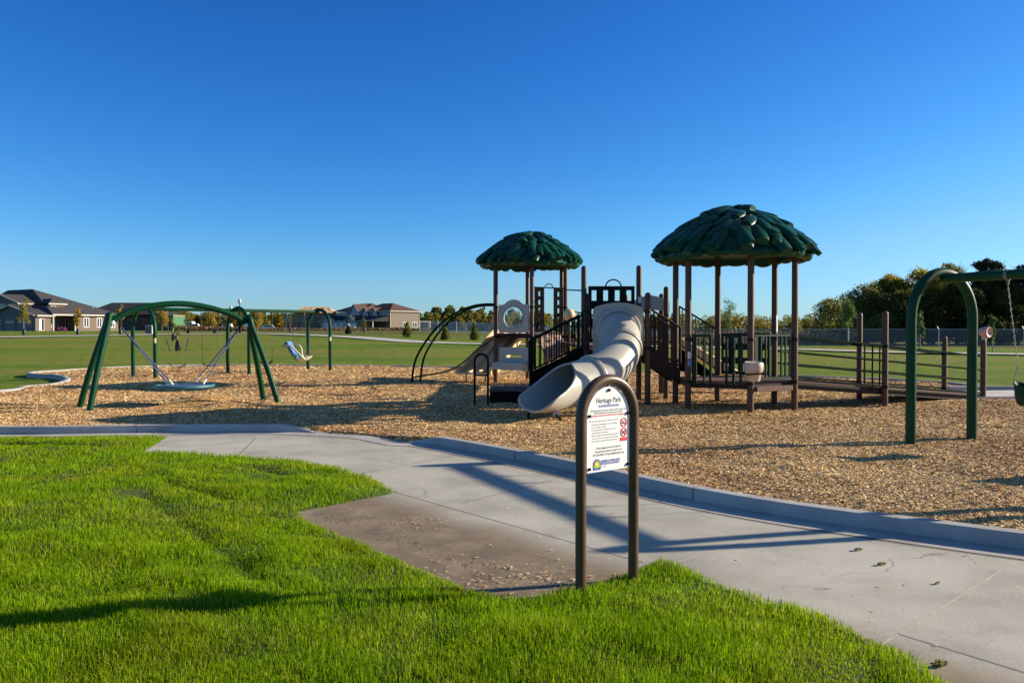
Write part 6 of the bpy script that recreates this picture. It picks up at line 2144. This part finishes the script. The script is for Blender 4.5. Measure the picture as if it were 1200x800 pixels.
# grey roofed house on the left ------------------------------------------------
def left_house():
    O = on_ground(42, 138)
    h = House('ranch_house', 'tan house with big charcoal hip roof and grey garage at the left edge', O, (0.50, 0.866))
    # u runs along the sunlit wall towards the right, v runs inward to the left
    h.box('wall', 'tansiding', 7.3, 15.4, 0.0, 26, 0, 2.9)
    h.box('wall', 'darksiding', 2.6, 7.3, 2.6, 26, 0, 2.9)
    mb = h.mb(); mb.box(0.0, 2.6, 0.0, 15, 0, 2.75); g1 = h.put(mb, 'garage_wall', 'tansiding')
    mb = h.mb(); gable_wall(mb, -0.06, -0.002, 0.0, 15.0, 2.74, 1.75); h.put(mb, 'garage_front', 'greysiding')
    for k, (a, b) in enumerate(((0.9, 5.4), (6.2, 9.6), (10.3, 14.4))):
        h.box('garage_door', 'garage', -0.12, -0.062, a, b, 0.05, 2.3)
    for a, b in ((0.9, 5.4), (6.2, 9.6)):
        h.box('door_window', 'winglass', -0.14, -0.122, a + 0.4, b - 0.4, 1.45, 1.75)
    mb = h.mb(); gable(mb, 0, 3.5, 0, 15, 2.75, 1.75, 0.5, 'u'); h.put(mb, 'garage_roof', 'shgrey')
    mb = h.mb()
    for s in (-1, 1):
        mb.beam((-0.56, 7.5, 4.56), (-0.56, 7.5 + s * 8.0, 4.56 - 1.75 * 8 / 7.5), 0.10, 0.22)
    mb.box(0.0, 3.1, -0.56, -0.50, 2.52, 2.78)
    h.put(mb, 'gable_trim', 'trim')
    mb = h.mb()
    hip(mb, 3.2, 15.4, 0.0, 30, 3.0, 4.9, 0.6, ((7.0, 13.5), (7.0, 22))); h.put(mb, 'main_roof', 'shgrey')
    mb = h.mb(); mb.box(2.62, 16.02, -0.64, -0.605, 2.74, 3.0); mb.box(16.005, 16.04, -0.6, 30, 2.74, 3.0); h.put(mb, 'roof_trim', 'trim')
    # second storey block with shaded front gable
    h.box('upper_wall', 'tansiding', 1.6, 6.0, 8.0, 19.0, 2.9, 5.1)
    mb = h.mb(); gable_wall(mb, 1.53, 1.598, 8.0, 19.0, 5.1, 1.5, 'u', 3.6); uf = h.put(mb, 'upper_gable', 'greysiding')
    mb = h.mb(); gable(mb, 1.6, 7.5, 8.0, 19.0, 5.1, 1.5, 0.5, 'u'); h.put(mb, 'upper_roof', 'shgrey')
    mb = h.mb()
    for s in (-1, 1): mb.beam((1.04, 13.5, 6.66), (1.04, 13.5 + s * 6.0, 6.66 - 1.5 * 6 / 5.5), 0.10, 0.20)
    mb.box(1.05, 6.5, 7.44, 7.50, 4.78, 5.0)
    h.put(mb, 'gable_trim', 'trim')
    for c in (10.0, 13.5, 17.0): h.window('v', c, 1.6, 3.9, 4.9, 1.53, 2)
    # dormer with a white window
    h.box('dormer_wall', 'tansiding', 4.4, 7.0, 3.4, 8.0, 2.9, 4.9)
    mb = h.mb(); hip(mb, 4.4, 7.0, 3.4, 11.0, 5.0, 0.9, 0.4); h.put(mb, 'dormer_roof', 'shgrey')
    mb = h.mb(); mb.box(4.0, 7.4, 2.96, 3.0, 4.76, 5.0); h.put(mb, 'dormer_trim', 'trim')
    h.window('u', 5.0, 0.7, 3.45, 4.5, 3.4)
    h.window('u', 1.05, 0.6, 0.15, 2.1, 0.0, 1)
    h.box('side_door', 'white', 0.55, 0.98, -0.05, -0.004, 0.05, 2.1)
    for c in (9.1, 11.6, 14.2): h.window('u', c, 0.85, 0.75, 2.35, 0.0, 2, trim='white')
    h.window('u', 4.2, 1.1, 0.7, 2.2, 2.6, 2); h.box('front_door', 'darksiding', 5.6, 6.6, 2.52, 2.598, 0.05, 2.2)
    h.window('u', 6.95, 0.4, 0.5, 2.2, 2.6, 1)
    for u in (3.1, 7.05): h.box('porch_post', 'trim', u - 0.1, u + 0.1, 0.0, 0.2, 0, 2.74)
    for k in range(3):
        h.box('roof_vent', 'trim', 12.2 + 0.5 * k, 12.4 + 0.5 * k, 3.0 + k, 3.25 + k, 3.9, 4.35)
    gq = tp(71, 386.5)
    v, f = leaf_quads([(0, 0, 0.4), (0.7, 0, 0.35)], [0.5, 0.42], 260, 0.10, 61)
    b = thing('flower_bush', 'pink flowering bush by the porch of the tan house', 'bush', tuple(on_ground(71, 137)))
    npmesh('blossom', v, f, M['pinkb'], b)
    MB().tube([(0, 0, -0.1), (0.2, 0, 0.4)], 0.05, 6).build('stem', M['bark'], b, 60, world=False)
left_house()

def second_house():
    O = on_ground(112, 188)
    h = House('dark_house', 'dark walled house with low black hip roof behind the disc swing', O, (1, 0.05))
    h.box('wall', 'darksiding', 0, 14.5, 0, 12, 0, 3.6)
    mb = h.mb(); hip(mb, -2.5, 15.0, -0.5, 13, 3.8, 3.0, 0.7, ((1.2, 6), (11.0, 6))); h.put(mb, 'roof', 'shdark')
    for c in (8.3, 11.5): h.window('u', c, 1.5, 1.2, 2.7, 0.0, 2, trim='garage')
    h.box('door', 'winglass', 4.5, 6.2, -0.04, -0.003, 0.05, 2.3)
    h2 = House('unfinished_house', 'unfinished house clad in green sheathing beside the dark roofed house', on_ground(176, 184), (1, 0.05))
    h2.box('wall', 'sheath', 0, 5.2, 0, 8, 0, 3.4)
    h2.box('upper_floor', 'stud', 2.0, 5.3, -0.03, 7.9, 3.402, 3.65)
    for a, b in ((0.4, 1.4), (2.4, 3.2), (3.8, 4.8)): h2.box('opening', 'winglass', a, b, -0.03, -0.002, 1.0, 2.6)
    for k in range(5): h2.box('stud', 'sheath', 2.05 + 0.75 * k, 2.2 + 0.75 * k, -0.02, 0.15, 3.652, 4.35)
    h2.box('top_plate', 'sheath', 2.0, 5.3, -0.03, 0.16, 4.352, 4.5)
second_house()

def framed_house():
    O = on_ground(333, 236)
    h = House('framed_house', 'house under construction with bare plywood roof left of the brown townhouse', O, (1, 0.1))
    h.box('wall', 'stud', 0, 15, 0, 10, 0, 5.0)
    for k, (a, b, z0, z1) in enumerate(((0.6, 3.0, 0.1, 2.4), (3.8, 5.2, 0.9, 2.4), (6.0, 8.6, 0.1, 2.4), (9.4, 11.2, 0.1, 2.4), (12.0, 14.4, 0.1, 2.4), (1.0, 2.6, 2.9, 4.1), (5.0, 7.0, 2.9, 4.1), (9.5, 12.5, 2.9, 4.1))):
        h.box('opening', 'winglass', a, b, -0.03, -0.002, z0, z1)
    h.box('sheathing', 'sheath', 8.7, 9.3, -0.05, -0.002, 0.1, 4.3); h.box('sheathing', 'sheath', 12.7, 15.1, -0.05, -0.002, 2.6, 4.38)
    mb = h.mb(); hip(mb, 2.0, 15, -0.3, 10, 5.2, 2.0, 0.4, ((5.5, 5.0), (11.8, 5.0))); r = h.put(mb, 'roof', 'osb')
    mb = h.mb()
    for k in range(6): mb.beam((2.6 + 2.2 * k, -0.2, 5.26), (4.6 + 1.6 * k, 4.0, 6.95), 0.15, 0.10)
    h.put(mb, 'rafter', 'stud', r)
framed_house()

def townhouse():
    C = on_ground(457.5, 222)
    # u along the sunlit end wall to the right/back, v along the shaded front to the left/back
    h = House('townhouse', 'two storey townhouse with brown roof and beige end wall', C, (0.64, 0.768))
    h.box('wall', 'beigesiding', 0.0, 11.0, 0.002, 24, 0, 5.3)
    h.box('front_wall', 'bluesiding', -0.06, -0.002, 0.06, 24, 2.6, 5.28)
    mb = h.mb(); hip(mb, 0, 11.0, 0, 12.5, 5.5, 2.35, 0.55, ((5.4, 5.0), (5.4, 9.5))); h.put(mb, 'roof', 'shbrown')
    mb = h.mb(); hip(mb, 0, 11, 11, 25, 5.5, 2.45, 0.5, ((5.4, 14.0), (5.4, 19.5))); h.put(mb, 'roof', 'shbrown')
    mb = h.mb(); fascia(mb, 0, 11.0, 0, 12.5, 5.5, 0.56); h.put(mb, 'roof_trim', 'trim')
    mb = h.mb(); mb.box(-0.08, 0.06, -0.08, 0.0, 0, 5.27); mb.box(10.95, 11.06, -0.08, 0.0, 0, 5.27); h.put(mb, 'corner_board', 'trim')
    h.window('u', 5.6, 1.7, 0.9, 2.3, 0.0, 2, trim='white'); h.window('u', 9.2, 1.7, 0.9, 2.3, 0.0, 2, trim='white')
    # front gables of the upper floor
    for v0, v1, rise in ((12.5, 17.5, 2.5), (9.0, 11.5, 1.7), (5.0, 7.4, 1.4)):
        mb = h.mb(); gable_wall(mb, -0.5, 3.0, v0, v1, 5.0, rise, 'u', 3.2); w = h.put(mb, 'gable_front', 'bluesiding')
        mb = h.mb(); gable(mb, -0.5, 5.0, v0, v1, 5.0, rise, 0.35, 'u'); h.put(mb, 'gable_roof', 'shbrown')
        mb = h.mb()
        vm, hv = (v0 + v1) / 2, (v1 - v0) / 2
        for s in (-1, 1): mb.beam((-0.87, vm, 5.1 + rise), (-0.87, vm + s * (hv + 0.35), 5.1 - rise * 0.35 / hv), 0.06, 0.2)
        h.put(mb, 'gable_trim', 'trim')
        h.window('v', vm, 1.0, 3.7, 4.8, -0.5, 1, trim='white')
    for c in (2.0, 4.0): h.window('v', c, 0.8, 3.7, 4.8, -0.06, 1)
    # lower shed roof and garages
    mb = h.mb()
    vs = [(-6.2, 0.2, 2.75), (-6.2, 24, 2.75), (-0.06, 24, 4.2), (-0.06, 0.2, 4.2), (-6.2, 0.2, 2.5), (-6.2, 24, 2.5), (-0.06, 24, 2.5), (-0.06, 0.2, 2.5)]
    mb.add(vs, [(0, 1, 2, 3), (7, 6, 5, 4), (0, 4, 5, 1), (1, 5, 6, 2), (2, 6, 7, 3), (3, 7, 4, 0)]); h.put(mb, 'porch_roof', 'shdark')
    h.box('porch_trim', 'trim', -6.28, -6.202, 0.1, 24, 2.52, 2.72)
    h.box('garage_wall', 'bluesiding', -5.5, -0.062, 7.5, 24, 0, 2.49)
    for a, b in ((8.0, 11.0), (12.6, 15.6), (16.6, 18.0), (19.4, 22.4)): h.box('garage_door', 'garagew', -5.56, -5.502, a, b, 0.05, 2.25)
    for v0, v1 in ((7.6, 11.6), (16.5, 23.0)):
        mb = h.mb(); gable_wall(mb, -6.2, -3.0, v0, v1, 2.6, 1.5, 'u', 2.48); h.put(mb, 'gable_front', 'bluesiding')
        mb = h.mb(); gable(mb, -6.2, -1.5, v0, v1, 2.6, 1.5, 0.35, 'u'); h.put(mb, 'gable_roof', 'shdark')
        mb = h.mb(); vm, hv = (v0 + v1) / 2, (v1 - v0) / 2
        for s in (-1, 1): mb.beam((-6.58, vm, 2.7 + 1.5), (-6.58, vm + s * (hv + 0.35), 2.7 - 1.5 * 0.35 / hv), 0.06, 0.2)
        h.put(mb, 'gable_trim', 'trim')
    for v in (0.4, 4.0, 7.3): h.box('porch_post', 'trim', -6.0, -5.8, v, v + 0.2, 0, 2.49)
    h.box('front_door', 'darksiding', -0.12, -0.002, 2.0, 6.5, 0, 2.4)
    # open porch on the far end
    h.box('side_porch_roof', 'trim', 11.05, 16.0, 0.3, 6, 2.5, 2.75)
    for u in (15.7,): h.box('porch_post', 'trim', u, u + 0.25, 0.4, 0.65, 0, 2.49)
    h.box('porch_wall', 'beigesiding', 11.1, 11.9, 3.0, 6, 0, 2.49)
    h.box('fence_panel', 'trim', 15.7, 15.8, 0.9, 5.8, 0, 2.4)
townhouse()

# ------------------------------------------------------------------ vehicles, lamps, cabinet
def vehicle(px, Y, length, height, label, cat, paint, kind='car', ang=0.0, base_lift=0.0):
    g = on_ground(px, Y)
    t = thing({'car': 'parked_car', 'pickup': 'parked_pickup', 'trailer': 'camper_trailer'}[kind], label, cat, tuple(g), 'parked vehicles by the far houses')
    L, H = length, height
    Mx = Matrix.Translation(g) @ Matrix.Rotation(ang, 4, 'Z')
    W_ = 1.9 if kind != 'trailer' else 2.4
    if kind == 'car': pr = [(0, 0.3), (L, 0.3), (L, 0.85), (L * 0.8, 0.98), (L * 0.68, H), (L * 0.28, H), (L * 0.12, 1.0), (0, 0.9)]
    elif kind == 'pickup': pr = [(0, 0.4), (L, 0.4), (L, 1.05), (L * 0.78, 1.15), (L * 0.70, H), (L * 0.45, H), (L * 0.42, 1.15), (0, 1.15)]
    else: pr = [(0, 0.45), (L, 0.45), (L, H * 0.8), (L * 0.96, H), (L * 0.05, H), (0, H * 0.75)]
    n = len(pr)
    mb = MB(Mx)
    mb.add([(x - L / 2, -W_ / 2, z) for x, z in pr] + [(x - L / 2, W_ / 2, z) for x, z in pr], [tuple(range(n)), tuple(range(2 * n - 1, n - 1, -1))] + [(i, n + i, n + (i + 1) % n, (i + 1) % n) for i in range(n)])
    body = mb.build('body', M[paint], t, 30, 0.05)
    if kind == 'trailer': wins = [(-0.3 * L, -0.1 * L, 1.5, 2.2), (0.15 * L, 0.32 * L, 1.5, 2.2)]; xs = [-0.06 * L, 0.06 * L]
    elif kind == 'pickup': wins = [(-0.03 * L, 0.075 * L, 1.2, H - 0.12), (0.095 * L, 0.20 * L, 1.2, H - 0.12)]; xs = [-0.30 * L, 0.32 * L]
    else: wins = [(-0.22 * L, -0.02 * L, 1.02, H - 0.12), (0.0, 0.18 * L, 1.02, H - 0.12)]; xs = [-0.30 * L, 0.32 * L]
    for a, b, z0, z1 in wins:
        mb = MB(Mx); mb.box(a, b, -W_ / 2 - 0.015, -W_ / 2 + 0.01, z0, z1); mb.build('side_window', M['winglass'], body, 30)
    for x in xs:
        for s in (-1, 1):
            mb = MB(Mx @ Matrix.Translation((x, s * (W_ / 2 - 0.1), 0.33)) @ Matrix.Rotation(R(90), 4, 'X'))
            mb.lathe([(0.19, -0.13), (0.31, -0.13), (0.335, -0.09), (0.335, 0.09), (0.31, 0.13), (0.19, 0.13)], (0, 0, 0), 16)
            w = mb.build('wheel', M['tyre'], t, 40)
vehicle(213, 232, 7.2, 2.6, 'long white camper trailer among the parked vehicles', 'trailer', 'carwhite', 'trailer')
vehicle(227.5, 226, 5.4, 1.9, 'white pickup beside the white camper trailer', 'pickup', 'carwhite', 'pickup', 0.15)
vehicle(267, 230, 4.8, 1.9, 'white car partly behind the swing frame middle arch', 'car', 'carwhite', 'car', -0.1)
vehicle(315, 228, 5.2, 1.6, 'white car parked beyond the golden young tree', 'car', 'carwhite', 'car', 0.2)
vehicle(403, 200, 5.6, 1.75, 'pale pickup parked before the townhouse garages', 'pickup', 'carbeige', 'pickup', 0.05)

def lamp(px, py_base, py_top, label):
    g = tp(px, py_base)
    h = topz(py_top, g.y) - g.z
    t = thing('street_lamp', label, 'street lamp', tuple(g), 'street lamps by the far road')
    MB().lathe([(0.14, -0.1), (0.14, 0.35), (0.07, 0.5), (0.055, h * 0.83), (0.05, h * 0.84)], (0, 0, 0), 12).build('pole', M['black'], t, 50, world=False)
    MB().lathe([(0.06, h * 0.841), (0.20, h * 0.87), (0.24, h * 0.94), (0.10, h * 0.985), (0.02, h)], (0, 0, 0), 12).build('lamp_head', M['cabinet'], t, 50, world=False)
lamp(281, 390, 349.5, 'taller street lamp with pale head above the swing stand joint')
lamp(270.5, 389, 358, 'shorter street lamp just left of the taller one')

def cabinet():
    g = tp(175.5, 391.5)
    k = g.y / FPX
    t = thing('utility_cabinet', 'pale grey utility cabinet standing in the field beyond the swings', 'utility box', tuple(g))
    w, h = 8.0 * k, 10.5 * k
    MB().box(-w / 2, w / 2, -w * 0.4, w * 0.4, 0.06, h).build('body', M['cabinet'], t, 30, 0.02, world=False)
    MB().box(-w / 2 - 0.08, w / 2 + 0.08, -w * 0.45, w * 0.45, -0.1, 0.06).build('plinth', M['kerb'], t, 30, world=False)
    MB().box(-w * 0.44, -w * 0.02, -w * 0.4 - 0.02, -w * 0.4 - 0.003, 0.15, h - 0.1).build('door', M['garage'], t, 30, world=False)
    MB().box(w * 0.02, w * 0.44, -w * 0.4 - 0.02, -w * 0.4 - 0.003, 0.15, h - 0.1).build('door', M['garage'], t, 30, world=False)
cabinet()

# small clods of moss and leaves on the path
def clod(px, py, r, label, seed):
    g = gp(px, py)
    v, f = leaf_quads([(0, 0, r * 0.25), (r * 0.8, 0.01, r * 0.15), (-r * 0.6, -0.01, r * 0.15)], [r * 0.6, r * 0.45, r * 0.4], 90, r * 0.22, seed, 0.45, 0.1)
    o = npmesh('leaf_clod', v, f, M['leafolive'])
    o.location = (g.x, g.y, 0.006)
    tag(o, label, 'debris', 'leaf clods on the path')
clod(1005, 645, 0.035, 'upper left clod of the two close together on the path', 71)
clod(1032, 662, 0.035, 'lower right clod of the two close together on the path', 72)
clod(1100, 780, 0.045, 'largest clod beside the grass edge at lower right', 73)
clod(1098, 684, 0.022, 'small clod by the joint line at right', 74)
